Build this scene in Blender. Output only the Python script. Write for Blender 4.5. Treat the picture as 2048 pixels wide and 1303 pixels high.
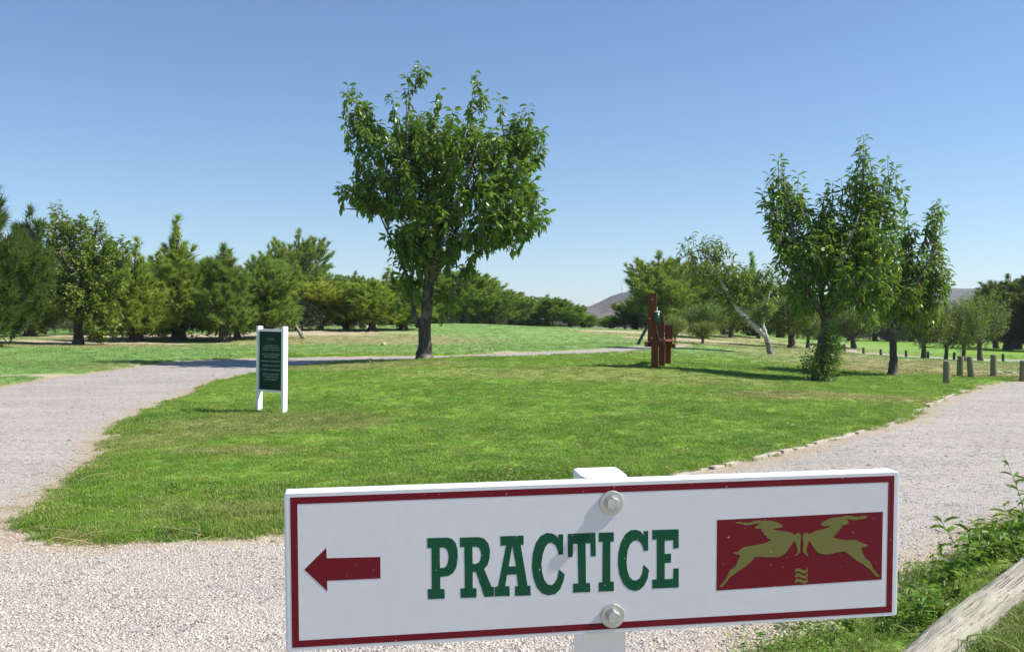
import bpy, math, random
import numpy as np
from mathutils import Vector, Matrix, Euler

# ------------------------------------------------------------------ camera, sky, sun, exposure
for o in list(bpy.data.objects): bpy.data.objects.remove(o)
scene = bpy.context.scene
COL = scene.collection
EYE = 1.45
FP = 1991.1                      # focal length in photo pixels (35 mm on a 36 mm wide frame)
cam_d = bpy.data.cameras.new('camera'); cam = bpy.data.objects.new('camera', cam_d); COL.objects.link(cam)
cam.location = (0, 0, EYE); cam.rotation_euler = (math.radians(90), 0, 0)
cam_d.sensor_width = 36; cam_d.lens = 35; cam_d.clip_start = .05; cam_d.clip_end = 9000
scene.camera = cam
SUN = Vector((.695, -.018, .726)).normalized()
world = bpy.data.worlds.new('World'); scene.world = world; world.use_nodes = True
wn = world.node_tree; bg = wn.nodes['Background']
sky = wn.nodes.new('ShaderNodeTexSky'); sky.sky_type = 'NISHITA'; sky.sun_disc = False
sky.sun_elevation = math.asin(SUN.z); sky.sun_rotation = math.atan2(SUN.x, SUN.y)
sky.altitude = 300; sky.air_density = 1.0; sky.dust_density = 0.0; sky.ozone_density = 5.8
wn.links.new(sky.outputs[0], bg.inputs[0]); bg.inputs[1].default_value = .077
sd_ = bpy.data.lights.new('sun', 'SUN'); sd_.energy = 4.4; sd_.angle = math.radians(.53); sd_.color = (1, .955, .88)
sun = bpy.data.objects.new('sun', sd_); COL.objects.link(sun)
sun.rotation_euler = (-SUN).to_track_quat('-Z', 'Y').to_euler(); sun.location = (30, 0, 40)
vs = scene.view_settings; vs.view_transform = 'Standard'; vs.look = 'None'; vs.exposure = .88; vs.gamma = 1

# ------------------------------------------------------------------ small helpers
def tag(o, label=None, cat=None, group=None, kind=None):
    if label: o['label'] = label
    if cat: o['category'] = cat
    if group: o['group'] = group
    if kind: o['kind'] = kind
    return o
def link(o, parent=None):
    COL.objects.link(o)
    if parent: o.parent = parent
    return o
def empty(name, loc=(0, 0, 0), rz=0.0):
    o = bpy.data.objects.new(name, None); o.empty_display_size = .2
    o.location = loc; o.rotation_euler = (0, 0, rz); return link(o)
def mesh_np(name, V, F, mats, smooth=False, attrs=None):
    V = np.asarray(V, np.float32); F = np.asarray(F, np.int32); k = F.shape[1]
    me = bpy.data.meshes.new(name)
    me.vertices.add(len(V)); me.vertices.foreach_set('co', V.ravel())
    me.loops.add(F.size); me.loops.foreach_set('vertex_index', F.ravel())
    me.polygons.add(len(F)); me.polygons.foreach_set('loop_start', np.arange(0, F.size, k, dtype=np.int32))
    me.polygons.foreach_set('use_smooth', np.full(len(F), bool(smooth)))
    for a, v in (attrs or {}).items():
        me.attributes.new(a, 'FLOAT', 'POINT').data.foreach_set('value', np.asarray(v, np.float32))
    me.update(); me.validate()
    for m in (mats if isinstance(mats, (list, tuple)) else [mats]): me.materials.append(m)
    return me
def obj(name, me, parent=None): return link(bpy.data.objects.new(name, me), parent)
class MB:
    """collects triangles, with one float 'tint' per vertex"""
    def __init__(s): s.V = []; s.T = []; s.A = []; s.n = 0
    def add(s, V, T, tint=.5):
        V = np.asarray(V, float).reshape(-1, 3); T = np.asarray(T, int).reshape(-1, 3)
        s.V.append(V); s.T.append(T + s.n); s.n += len(V)
        s.A.append(np.full(len(V), tint) if np.isscalar(tint) else np.asarray(tint)); return s
    def box(s, a, b, tint=.5):
        (x0, y0, z0), (x1, y1, z1) = a, b
        V = [(x, y, z) for z in (z0, z1) for y in (y0, y1) for x in (x0, x1)]
        Q = [(0, 2, 3, 1), (4, 5, 7, 6), (0, 1, 5, 4), (1, 3, 7, 5), (3, 2, 6, 7), (2, 0, 4, 6)]
        return s.add(V, [t for q in Q for t in ((q[0], q[1], q[2]), (q[0], q[2], q[3]))], tint)
    def tube(s, P, R, n=6, cap=True, tint=.5, wob=0, rng=None):
        P = np.asarray(P, float); k = len(P); R = np.full(k, R) if np.isscalar(R) else np.asarray(R, float)
        D = np.gradient(P, axis=0); D /= np.linalg.norm(D, axis=1)[:, None] + 1e-9
        ref = np.array([0, 1., 0]) if abs(D[0][1]) < .8 else np.array([1., 0, 0])
        U = np.cross(D, ref); U /= np.linalg.norm(U, axis=1)[:, None] + 1e-9; W = np.cross(D, U)
        a = np.arange(n) / n * 2 * np.pi
        rr = R[:, None] * np.ones(n)
        if wob: rr = rr * (1 + wob * (rng.random((k, n)) - .5))
        V = P[:, None] + rr[..., None] * (np.cos(a)[None, :, None] * U[:, None] + np.sin(a)[None, :, None] * W[:, None])
        T = []
        for i in range(k - 1):
            for j in range(n):
                p, q = i * n + j, i * n + (j + 1) % n
                T += [(p, q, q + n), (p, q + n, p + n)]
        V = V.reshape(-1, 3)
        if cap:
            V = np.vstack([V, P[0], P[-1]]); c0, c1 = len(V) - 2, len(V) - 1
            for j in range(n): T += [(c0, (j + 1) % n, j), (c1, (k - 1) * n + j, (k - 1) * n + (j + 1) % n)]
        return s.add(V, T, tint)
    def mesh(s, name, mats, smooth=False):
        return mesh_np(name, np.vstack(s.V), np.vstack(s.T), mats, smooth, {'tint': np.concatenate(s.A)})
    def obj(s, name, mats, parent=None, smooth=False): return obj(name, s.mesh(name, mats, smooth), parent)
def bevel(o, w, seg=2):
    m = o.modifiers.new('bevel', 'BEVEL'); m.width = w; m.segments = seg; m.limit_method = 'ANGLE'; m.harden_normals = False
    return o
def smoothstep(a, b, x): t = np.clip((x - a) / (b - a), 0, 1); return t * t * (3 - 2 * t)
def vnoise(x, y, seed=0):
    xi = np.floor(x).astype(np.int64); yi = np.floor(y).astype(np.int64); fx = x - xi; fy = y - yi
    fx = fx * fx * (3 - 2 * fx); fy = fy * fy * (3 - 2 * fy)
    def h(i, j):
        n = (i * 374761393 + j * 668265263 + seed * 1442695041) & 0x7fffffff
        n = ((n ^ (n >> 13)) * 1274126177) & 0x7fffffff
        return ((n ^ (n >> 16)) & 0xffff) / 65535.
    return (h(xi, yi) * (1 - fx) + h(xi + 1, yi) * fx) * (1 - fy) + (h(xi, yi + 1) * (1 - fx) + h(xi + 1, yi + 1) * fx) * fy

# ------------------------------------------------------------------ terrain: surveyed points (photo column, photo row, distance) -> heights
S = [(545,826,15),(0,773,20),(0,870,12.5),(0,1020,7.8),(206,742,23),(383,783,18),(363,721,26),(507,717,27),(579,732,24),(660,725,25),
     (840,719,25),(1000,714,27),(1200,707,29),(1390,691,38),(800,712,27.5),(1100,703,31),(900,690,40),(768,688,40),(950,648,62),(800,650,60),
     (1100,655,64),(1200,657,68),(700,660,52),(620,660,50),(450,684,42),(345,686,42),(157,690,38),(0,690,36),(0,705,30),(270,683,41),
     (1308,738,22),(1100,800,16.5),(1100,760,19.5),(1300,850,13),(1640,765,22),(1787,752,24.5),(1540,710,35),(1893,770,22.5),(1986,752,26),
     (2048,758,25),(1960,772,22),(1727,709.6,55),(1855,717,53),(2005,723.5,51),(1700,696,60),(1575,697,45),(1850,690,95),(2040,698,85),
     (1700,684,100),(1350,690,42),(1290,661,62),(1400,668,60),(1480,672,58),(1893,723,47)]
CP = [((c - 1024) / FP * d, d, EYE - (r - 651.5) / FP * d) for c, r, d in S]
CP += [(-6,0,0),(0,0,0),(6,0,0),(0,5,0),(-4,6,0),(4,6,0),(2.4,5.2,.0),(-3,10,.03),(0,10,.04),(4,10,.0),(15,10,0),(20,18,.05),(-15,8,.05),
       (-20,20,.4),(-30,35,.8),(0,-20,0),(-20,-20,0),(20,-20,0),(-3,85,1.4),(9,95,1.2),(-18,80,1.3),(-22,60,1.0),(-30,60,1.0),(-40,25,.6),
       (-100,150,1.0),(0,200,.8),(100,200,-.5),(70,60,-.4),(40,30,0),(-80,60,1.0)]
CP = np.array(CP)
def _phi(d2): return np.where(d2 > 1e-9, .5 * d2 * np.log(d2 + 1e-12), 0)
_n = len(CP)
_K = _phi(((CP[:, None, :2] - CP[None, :, :2]) ** 2).sum(-1)) + np.eye(_n) * .8
_Pm = np.c_[np.ones(_n), CP[:, :2]]
_w = np.linalg.solve(np.block([[_K, _Pm], [_Pm.T, np.zeros((3, 3))]]), np.r_[CP[:, 2], 0, 0, 0])
def H(x, y):
    x = np.atleast_1d(np.asarray(x, float)); y = np.atleast_1d(np.asarray(y, float)); z = np.empty_like(x)
    for a in range(0, len(x), 40000):
        xs, ys = x[a:a + 40000], y[a:a + 40000]
        d2 = (xs[:, None] - CP[None, :, 0]) ** 2 + (ys[:, None] - CP[None, :, 1]) ** 2
        z[a:a + 40000] = _phi(d2) @ _w[:_n] + _w[_n] + _w[_n + 1] * xs + _w[_n + 2] * ys
    r = np.hypot(x, y); z = np.clip(z, -1.2, 2.0)
    return z * (1 - smoothstep(130, 260, r))
def ground_at(c, r):
    """where the sight line of a surveyed photo point meets the terrain"""
    Y = np.concatenate([np.linspace(1.5, 40, 900), np.linspace(40.2, 160, 500)])
    zr = EYE - (r - 651.5) / FP * Y; hz = H((c - 1024) / FP * Y, Y)
    i = np.argmax(zr <= hz)
    if zr[i] > hz[i]: i = len(Y) - 1
    return ((c - 1024) / FP * Y[i], Y[i])
GA = lambda L: [ground_at(*p) for p in L]
kerb_px = [(1960,772),(1900,791),(1850,815),(1790,845),(1700,871),(1560,906),(1380,946),(1200,980)]
ROAD = [(30,26),(16,26.2)] + GA([(2048,759)] + kerb_px + [(1000,1015),(800,1045),(650,1062),(560,1069),(400,1085),(200,1088),(90,1078),(45,1060),
     (82,1024),(112,986),(138,957),(192,929),(206,890),(258,843),(297,819),(383,783),(440,761),(507,747),(579,733),(660,726),(840,719.5),
     (1000,714.5),(1200,707),(1300,699),(1385,693),(1392,688.5),(1300,690.5),(1100,703),(900,711),(800,712),(650,714),(507,716.5),(363,721),
     (268,733),(206,742),(96,756),(0,773)]) + [(-16,17.5),(-40,14),(-40,-30),(40,-30),(40,2.5),(6,2.2),(2,1.2),(-.3,.95),(-.35,1.6),(.1,2.6)] \
     + GA([(1330,1420),(1420,1335),(1510,1298),(1630,1268),(1780,1195),(1880,1140),(1960,1090),(2048,1040)]) + [(6.3,9.2),(10,11.5),(16,15),(30,19)]
PATH2 = GA([(1676,685),(1690,700),(1726,709.6),(1811,715),(1906,720),(2060,724.6)]) + [(45,50),(45,53)] + GA([(2060,719.5),(1906,716.2),(1811,711),(1726,705),(1704,698),(1684,684.5)])
def poly_sd(poly, x, y):
    """signed distance, negative inside"""
    P = np.array(poly); Q = np.roll(P, -1, 0); d = np.full(len(x), 1e9); ins = np.zeros(len(x), bool)
    for (ax, ay), (bx, by) in zip(P, Q):
        ex, ey = bx - ax, by - ay; t = np.clip(((x - ax) * ex + (y - ay) * ey) / (ex * ex + ey * ey + 1e-12), 0, 1)
        d = np.minimum(d, (x - ax - t * ex) ** 2 + (y - ay - t * ey) ** 2)
        c = (ay > y) != (by > y); ins ^= c & (x < (bx - ax) * (y - ay) / (by - ay + 1e-12) + ax)
    return np.where(ins, -1, 1) * np.sqrt(d)
def SD(x, y):
    x = np.atleast_1d(np.asarray(x, float)); y = np.atleast_1d(np.asarray(y, float))
    n = (vnoise(x * 1.7, y * 1.7, 3) - .5) * .22 + (vnoise(x * 6, y * 6, 4) - .5) * .10
    return np.minimum(poly_sd(ROAD, x, y), poly_sd(PATH2, x, y)) + n
def G(x, y, sd=None):
    x = np.atleast_1d(np.asarray(x, float)); y = np.atleast_1d(np.asarray(y, float))
    if sd is None: sd = SD(x, y)
    r = np.hypot(x, y)
    return H(x, y) + .03 * smoothstep(-.02, .25, sd) + ((vnoise(x * .8, y * .8, 7) - .5) * .05 + (vnoise(x * 3, y * 3, 8) - .5) * .02) * smoothstep(.1, .6, sd) * (1 - smoothstep(20, 40, r)) \
        + (vnoise(x * 2, y * 2, 9) - .5) * .012
g1 = lambda x, y: float(G(x, y)[0])
def spots(L, x, y):
    v = np.zeros(len(x))
    for c, r, rx, ry, a in L:
        px, py = ground_at(c, r); n = vnoise(x * .9, y * .9, 11) * .5 + vnoise(x * 2.3, y * 2.3, 12) * .5
        q = ((x - px) / rx) ** 2 + ((y - py) / ry) ** 2
        v = np.maximum(v, a * (1 - smoothstep(.25, 1.3, q + (n - .5) * .9)))
    return v
DRY = [(560,850,1.7,1.5,.58),(470,908,.8,.5,.65),(330,880,.9,1.2,.45),(520,1030,.9,.5,.45),(730,733,3,1.3,.6),(1150,748,4,1.6,.4),(1320,760,3,1.2,.45),(1660,797,2.4,1.0,.7),(1960,748,4.5,2.2,1),
       (1830,738,5,3.5,.9),(1850,727,7,4,.85),(1760,722,5,4,.7),(700,680,7,5,.9),(620,676,5,5,.9),(800,672,4,3,.5),(1440,688,5,6,.75),(1500,680,8,6,.75),(1560,700,5,5,.6),(1275,667,4.5,4,.8),
       (40,690,9,3,.9),(380,676,9,4,.9),(250,680,6,3,.8),(1600,690,7,7,.6),(300,735,2,1,.4),(60,775,2,1,.6),(1150,706,4,1,.5)]
BARE = [(1050,705.5,2.6,.5,.9),(1160,704,1.5,.4,.7),(1265,665,4.0,1.6,.85),(300,673,11,2.2,.95),(100,684,9,1.2,.9),(140,752,1.8,.4,.8),(330,731,1.2,.3,.6),(690,664,4.5,1.2,.8),(1380,681,4,1.3,.8),
        (1990,746,2.0,.7,.55),(1500,677,5,1.2,.5)]
def fields(x, y):
    dry = spots(DRY, x, y); bare = spots(BARE, x, y)
    dry = np.maximum(dry, smoothstep(9.8, 8.5, y) * smoothstep(-.9, -.4, x) * (.05 + .42 * vnoise(x * 2.2, y * 2.2, 15)) * (x > .9 * (y - 6) - 1.5))
    inside = smoothstep(27, 31, y - .12 * np.abs(x)) * smoothstep(34, 12, x)
    inside = np.maximum(inside, smoothstep(-6, -9, x) * smoothstep(16, 20, y))
    return dry, bare, np.clip(inside, 0, 1)
GLYPHS = {
 'P': [[[-284.6,44.2],[-253.5,43.8],[-245.4,41.0],[-240.0,34.0],[-237.4,23.9],[-237.2,10.2],[-239.5,-3.4],[-244.7,-12.4],[-252.6,-16.5],[-264.4,-17.1],[-264.5,-36.0],[-258.1,-36.6],[-257.7,-51.6],[-283.8,-51.2],[-284.2,-35.3],[-277.8,-35.6],[-277.9,28.3],[-284.3,28.6]],[[-265.2,28.4],[-259.3,28.7],[-254.9,26.0],[-252.4,20.9],[-251.5,13.4],[-252.5,4.7],[-255.5,-1.4],[-259.4,-3.2],[-264.8,-3.4]]],
 'R': [[[-233.8,42.9],[-204.1,42.4],[-195.5,39.5],[-189.5,31.8],[-186.8,20.9],[-187.6,7.9],[-190.6,-2.0],[-196.1,-8.2],[-184.5,-36.9],[-180.7,-37.1],[-180.8,-52.2],[-195.8,-52.4],[-209.1,-12.1],[-214.0,-12.1],[-214.1,-37.4],[-208.2,-37.7],[-208.2,-52.5],[-233.0,-51.9],[-233.5,-36.9],[-226.5,-36.8],[-227.0,27.7],[-233.7,28.0]],[[-214.4,27.6],[-208.4,27.6],[-204.0,25.2],[-201.5,20.0],[-200.8,14.0],[-202.0,6.1],[-205.0,2.2],[-209.0,0.6],[-214.0,0.6]]],
 'A': [[[-170.5,42.2],[-133.6,41.8],[-133.7,27.3],[-138.4,27.0],[-127.4,-37.9],[-122.9,-38.1],[-122.4,-53.8],[-147.6,-53.2],[-147.6,-38.1],[-142.8,-37.8],[-145.1,-19.3],[-160.1,-19.1],[-162.9,-36.8],[-156.2,-37.6],[-155.7,-52.8],[-179.8,-52.3],[-179.7,-37.2],[-174.5,-37.0],[-161.5,27.2],[-170.1,27.1]],[[-151.8,26.3],[-145.8,-6.2],[-157.4,-6.1]]],
 'C': [[[-78.2,41.2],[-70.5,41.1],[-70.5,8.7],[-77.9,8.5],[-79.7,17.5],[-83.5,24.7],[-89.4,28.5],[-94.5,27.8],[-99.0,22.4],[-103.1,11.5],[-105.4,-4.8],[-104.1,-18.8],[-100.6,-30.4],[-95.5,-37.5],[-89.4,-39.3],[-83.8,-35.5],[-79.7,-27.1],[-77.4,-14.3],[-67.9,-23.1],[-70.5,-35.2],[-75.6,-46.9],[-83.2,-53.6],[-94.5,-55.3],[-104.6,-51.5],[-112.7,-42.2],[-118.3,-26.9],[-120.8,-9.1],[-119.3,12.2],[-114.2,29.7],[-106.6,39.9],[-97.0,44.3],[-87.9,43.1],[-81.7,39.3],[-78.4,35.1]]],
 'T': [[[-63.1,41.3],[-18.3,41.4],[-17.6,3.7],[-25.9,3.6],[-26.5,24.7],[-34.4,24.8],[-33.5,-38.9],[-27.1,-38.7],[-26.5,-53.3],[-54.6,-53.1],[-54.6,-38.6],[-45.9,-38.5],[-47.5,24.7],[-54.7,25.0],[-55.2,4.2],[-63.1,4.1]]],
 'I': [[[-13.2,41.2],[11.5,40.8],[11.6,25.9],[6.0,25.7],[6.2,-38.5],[11.8,-38.6],[11.8,-54.0],[-12.9,-53.4],[-13.0,-38.7],[-7.0,-38.6],[-6.7,26.0],[-13.1,26.3]]],
 'C2': [[[60.3,40.4],[68.0,40.5],[68.2,8.6],[60.9,8.5],[58.4,17.2],[54.0,23.6],[48.2,26.2],[42.9,25.0],[38.1,20.0],[34.0,9.3],[32.4,-8.2],[33.9,-21.4],[37.6,-32.3],[42.4,-37.5],[48.5,-38.8],[54.3,-35.5],[58.4,-27.3],[60.5,-13.9],[69.8,-22.4],[67.2,-37.3],[61.7,-47.8],[54.4,-54.1],[46.2,-55.6],[36.5,-52.4],[27.2,-43.2],[20.9,-29.0],[18.2,-9.9],[18.8,6.6],[22.9,23.0],[30.0,36.5],[38.9,42.7],[47.2,43.3],[54.9,40.6],[60.3,34.4]]],
 'E': [[[74.6,41.6],[118.6,41.1],[118.9,10.5],[109.7,10.1],[109.4,23.7],[95.4,23.5],[95.6,1.9],[106.1,2.2],[106.2,-12.5],[95.7,-12.6],[95.8,-39.0],[109.8,-39.1],[110.0,-22.4],[119.1,-22.3],[119.3,-53.6],[75.2,-53.2],[75.1,-38.8],[82.5,-38.6],[82.1,26.0],[74.7,25.8]]],
 'arrow': [[[-470.4,4.2],[-437.4,36.2],[-436.9,20.1],[-356.1,18.3],[-356.2,-15.0],[-436.8,-14.6],[-436.5,-30.8]]],
 'panel': [[[182.9,53.2],[470.6,55.5],[470.5,-58.4],[182.8,-62.2]]],
 'a1': [[[186.0,-56.1],[192.5,-56.9],[197.3,-51.2],[206.9,-39.9],[219.8,-32.0],[234.3,-23.2],[244.0,-14.3],[248.8,-9.8],[260.3,-10.3],[276.7,-12.2],[289.8,-11.7],[299.6,-7.5],[307.7,3.2],[312.6,10.9],[316.7,13.1],[319.2,5.9],[321.3,-2.1],[320.7,-6.1],[317.0,-11.4],[319.5,-11.5],[326.0,-4.7],[325.5,5.6],[327.0,19.7],[325.6,24.5],[322.3,26.6],[318.2,24.8],[315.7,23.0],[310.7,26.7],[302.4,29.5],[289.3,31.1],[281.0,33.0],[276.9,35.3],[285.9,35.7],[292.5,36.2],[295.7,38.7],[292.4,41.7],[282.5,46.8],[274.3,48.4],[261.2,49.2],[249.8,50.2],[240.0,47.3],[230.3,46.4],[220.6,49.0],[212.8,47.8],[215.7,46.4],[222.2,45.4],[233.6,42.2],[243.3,43.7],[254.7,44.8],[259.6,43.8],[253.1,42.5],[245.8,38.1],[249.9,35.9],[259.7,36.0],[257.3,32.5],[263.9,29.5],[260.6,27.3],[268.0,23.9],[266.4,20.8],[274.7,18.1],[275.5,16.5],[266.5,12.1],[253.5,9.6],[229.1,7.2],[222.7,3.2],[217.8,-0.5],[209.4,-1.4],[213.0,-4.2],[223.6,-5.5],[218.8,-14.7],[214.8,-23.9],[203.6,-31.2],[202.0,-38.9],[194.0,-49.5]]],
 'a2': [[[468.7,-53.8],[460.2,-53.4],[450.6,-41.7],[436.9,-31.4],[425.0,-24.4],[413.0,-15.1],[405.3,-8.4],[392.7,-8.6],[381.0,-11.2],[367.7,-11.9],[357.6,-8.6],[350.9,-1.9],[344.0,9.5],[339.4,12.1],[339.1,8.1],[336.7,0.3],[335.9,-4.4],[340.2,-11.7],[338.1,-12.9],[331.0,-5.7],[330.1,0.6],[331.6,8.5],[329.3,18.0],[330.6,24.3],[335.5,26.9],[339.7,24.7],[343.0,23.4],[348.8,27.5],[358.7,29.4],[370.3,31.8],[378.6,34.6],[377.0,35.8],[365.3,35.5],[360.6,38.8],[361.9,41.2],[368.5,44.0],[376.8,48.5],[388.4,49.2],[398.5,50.0],[406.8,51.7],[415.2,50.9],[423.7,48.6],[432.1,48.9],[439.7,50.7],[442.6,49.0],[440.6,45.4],[432.2,44.6],[423.8,43.4],[415.4,43.7],[405.2,46.5],[408.6,43.2],[411.2,38.6],[400.4,35.3],[395.4,35.5],[399.6,32.4],[393.8,29.5],[395.5,27.1],[388.8,25.0],[391.4,22.5],[384.7,21.2],[387.3,18.7],[381.4,17.7],[385.6,14.8],[397.4,11.6],[412.6,10.4],[426.1,9.3],[434.6,3.9],[446.5,1.4],[441.5,-2.0],[432.2,-3.2],[434.8,-10.5],[440.1,-20.4],[450.4,-28.1],[454.0,-38.6],[460.9,-47.0]]],
 'w0': [[[317.3,-34.4],[319.8,-32.4],[323.1,-32.0],[326.4,-33.1],[329.7,-35.1],[333.9,-36.5],[336.7,-35.3],[339.3,-32.4],[339.4,-37.8],[336.8,-40.7],[334.0,-41.8],[329.8,-40.5],[326.5,-38.5],[323.1,-37.3],[319.8,-37.8],[317.4,-39.8]]],
 'w1': [[[317.4,-42.9],[319.9,-41.0],[323.2,-40.5],[326.5,-41.6],[329.9,-43.7],[334.0,-45.0],[336.8,-43.9],[339.5,-41.0],[339.5,-46.4],[336.9,-49.3],[334.1,-50.4],[329.9,-49.1],[326.6,-47.0],[323.3,-45.9],[320.0,-46.4],[317.5,-48.3]]],
 'w2': [[[317.5,-51.5],[320.0,-49.6],[323.3,-49.1],[326.6,-50.2],[330.0,-52.3],[334.2,-53.6],[337.0,-52.5],[339.6,-49.6],[339.7,-55.0],[337.0,-57.9],[334.2,-59.0],[330.1,-57.7],[326.7,-55.6],[323.4,-54.5],[320.1,-54.9],[317.6,-56.9]]],
}
# ------------------------------------------------------------------ materials
class N:
    def __init__(s, name):
        s.m = bpy.data.materials.new(name); s.m.use_nodes = True; s.t = s.m.node_tree; s.t.nodes.clear()
        s.out = s.new('ShaderNodeOutputMaterial')
    def new(s, k, **kw):
        n = s.t.nodes.new(k)
        for a, b in kw.items(): setattr(n, a, b)
        return n
    def put(s, sock, v):
        if isinstance(v, bpy.types.NodeSocket): s.t.links.new(v, sock)
        elif isinstance(v, (tuple, list)) and len(v) == 3 and sock.type == 'RGBA': sock.default_value = (*v, 1)
        else: sock.default_value = v
    def pos(s): return s.new('ShaderNodeNewGeometry').outputs['Position']
    def objco(s): return s.new('ShaderNodeTexCoord').outputs['Object']
    def attr(s, name, kind='GEOMETRY'): n = s.new('ShaderNodeAttribute', attribute_name=name, attribute_type=kind); return n.outputs['Fac']
    def noise(s, vec, scale, detail=3, rough=.55, dist=0):
        n = s.new('ShaderNodeTexNoise'); s.put(n.inputs['Vector'], vec); n.inputs['Scale'].default_value = scale
        n.inputs['Detail'].default_value = detail; n.inputs['Roughness'].default_value = rough; n.inputs['Distortion'].default_value = dist
        return n.outputs['Fac']
    def scale(s, vec, xyz):
        n = s.new('ShaderNodeMapping'); s.put(n.inputs['Vector'], vec); n.inputs['Scale'].default_value = xyz; return n.outputs[0]
    def rng(s, v, a, b, c=0., d=1.):
        n = s.new('ShaderNodeMapRange'); s.put(n.inputs[0], v)
        for i, q in enumerate((a, b, c, d)): s.put(n.inputs[i + 1], q)
        return n.outputs[0]
    def mix(s, f, a, b, mode='MIX'):
        n = s.new('ShaderNodeMix', data_type='RGBA', blend_type=mode); s.put(n.inputs[0], f); s.put(n.inputs[6], a); s.put(n.inputs[7], b); return n.outputs[2]
    def math(s, op, a, b=0.):
        n = s.new('ShaderNodeMath', operation=op); s.put(n.inputs[0], a); s.put(n.inputs[1], b); return n.outputs[0]
    def bump(s, h, dist, strength=1.):
        n = s.new('ShaderNodeBump'); s.put(n.inputs['Height'], h); n.inputs['Distance'].default_value = dist; n.inputs['Strength'].default_value = strength; return n.outputs[0]
    def bsdf(s, col, rough=.7, spec=.5, normal=None, metal=0., coat=0.):
        n = s.new('ShaderNodeBsdfPrincipled'); s.put(n.inputs['Base Color'], col); s.put(n.inputs['Roughness'], rough)
        n.inputs['Specular IOR Level'].default_value = spec; n.inputs['Metallic'].default_value = metal; n.inputs['Coat Weight'].default_value = coat
        if normal is not None: s.put(n.inputs['Normal'], normal)
        return n.outputs[0]
    def done(s, sh): s.t.links.new(sh, s.out.inputs[0]); return s.m
    def leafy(s, col, trans=.35, rough=.45, spec=.5, tcol=None):
        n = s.new('ShaderNodeMixShader'); n.inputs[0].default_value = trans
        t = s.new('ShaderNodeBsdfTranslucent'); s.put(t.inputs[0], tcol if tcol is not None else col)
        s.t.links.new(s.bsdf(col, rough, spec), n.inputs[1]); s.t.links.new(t.outputs[0], n.inputs[2]); return s.done(n.outputs[0])

def turf_color(n, p, dry, fair):
    a = n.noise(p, .33, 4, .6, .4); b = n.noise(p, 1.9, 4, .6); c = n.noise(p, 11, 3, .7)
    col = n.mix(n.rng(a, .38, .64), (.105, .240, .018), (.180, .325, .030))
    col = n.mix(n.rng(b, .42, .70), col, (.235, .335, .050))
    col = n.mix(n.rng(b, .50, .28, 0, .55), col, (.075, .180, .020))
    fc = n.mix(n.rng(a, .35, .68), (.165, .300, .080), (.255, .375, .125))
    fc = n.mix(n.rng(b, .35, .7, 0, .5), fc, (.170, .310, .065))
    col = n.mix(fair, col, fc)
    d = n.mix(n.rng(c, .3, .7), (.330, .285, .120), (.290, .220, .120))
    return n.mix(n.math('MULTIPLY', dry, n.rng(b, .25, .6, .45, 1.)), col, d)
def ground_mat():
    n = N('turf and gravel'); p = n.pos()
    sd = n.attr('sd'); dry = n.attr('dry'); bare = n.attr('bare'); fair = n.attr('fair')
    nz = n.noise(p, 9, 4, .65); nz2 = n.noise(p, 34, 2, .6)
    e = n.math('ADD', sd, n.rng(n.math('ADD', nz, n.math('MULTIPLY', nz2, .6)), .5, 1.1, -.14, .14))
    turf = turf_color(n, p, dry, fair)
    turf = n.mix(n.rng(nz2, .3, .75, 0, .5), turf, n.mix(.5, turf, (.03, .05, .008)))
    sand = n.mix(n.rng(nz, .3, .7), (.44, .345, .235), (.36, .275, .18))
    # gravel: pebbles of several greys in pale dust
    v1 = n.new('ShaderNodeTexVoronoi'); n.put(v1.inputs['Vector'], p); v1.inputs['Scale'].default_value = 62
    v2 = n.new('ShaderNodeTexVoronoi'); n.put(v2.inputs['Vector'], p); v2.inputs['Scale'].default_value = 26
    cr = n.new('ShaderNodeSeparateColor'); n.t.links.new(v1.outputs['Color'], cr.inputs[0])
    cr2 = n.new('ShaderNodeSeparateColor'); n.t.links.new(v2.outputs['Color'], cr2.inputs[0])
    gv = n.mix(cr.outputs[0], (.43, .38, .325), (.57, .52, .455))
    gv = n.mix(n.rng(cr.outputs[1], .80, .90), gv, (.26, .24, .22))
    gv = n.mix(n.rng(cr2.outputs[1], .90, .95, 0, .8), gv, (.15, .145, .14))
    gv = n.mix(n.rng(v1.outputs['Distance'], .30, .62, 0, .5), gv, (.25, .22, .185))
    big = n.noise(p, .55, 4, .6, .3); tar = n.attr('tar')
    tarc = n.mix(cr.outputs[0], (.295, .272, .245), (.47, .432, .39))
    tarc = n.mix(n.rng(cr2.outputs[0], .72, .95, 0, .75), tarc, (.15, .145, .14))
    gv = n.mix(n.math('MULTIPLY', tar, n.rng(big, .28, .52, .25, 1.)), gv, tarc)
    gv = n.mix(n.rng(big, .5, .8, 0, .35), gv, (.50, .455, .40)); st = n.noise(n.scale(p, (.35, 1.1, 1)), 1.3, 5, .6, .5); gv = n.mix(n.rng(st, .50, .72, 0, .45), gv, (.53, .485, .425)); gv = n.mix(n.rng(st, .46, .30, 0, .35), gv, (.27, .255, .24))
    edge = n.rng(n.math('ADD', sd, n.rng(nz, .2, .8, -.22, .22)), -.42, -.06)
    path = n.mix(n.math('MULTIPLY', edge, .8), gv, sand)
    col = n.mix(n.rng(e, -.03, .05), path, turf)
    col = n.mix(n.math('MULTIPLY', n.rng(n.math('ADD', bare, n.rng(nz, .2, .8, -.3, .3)), .35, .7), n.rng(sd, -.1, .1)), col, (.40, .335, .23))
    h = n.math('ADD', n.math('MULTIPLY', n.rng(v1.outputs['Distance'], 0, .6, 1, 0), n.rng(e, .05, -.03)), n.math('MULTIPLY', nz2, 1.2))
    return n.done(n.bsdf(col, .92, .2, n.bump(h, .012, .8)))
M = {}
M['ground'] = ground_mat()
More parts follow.
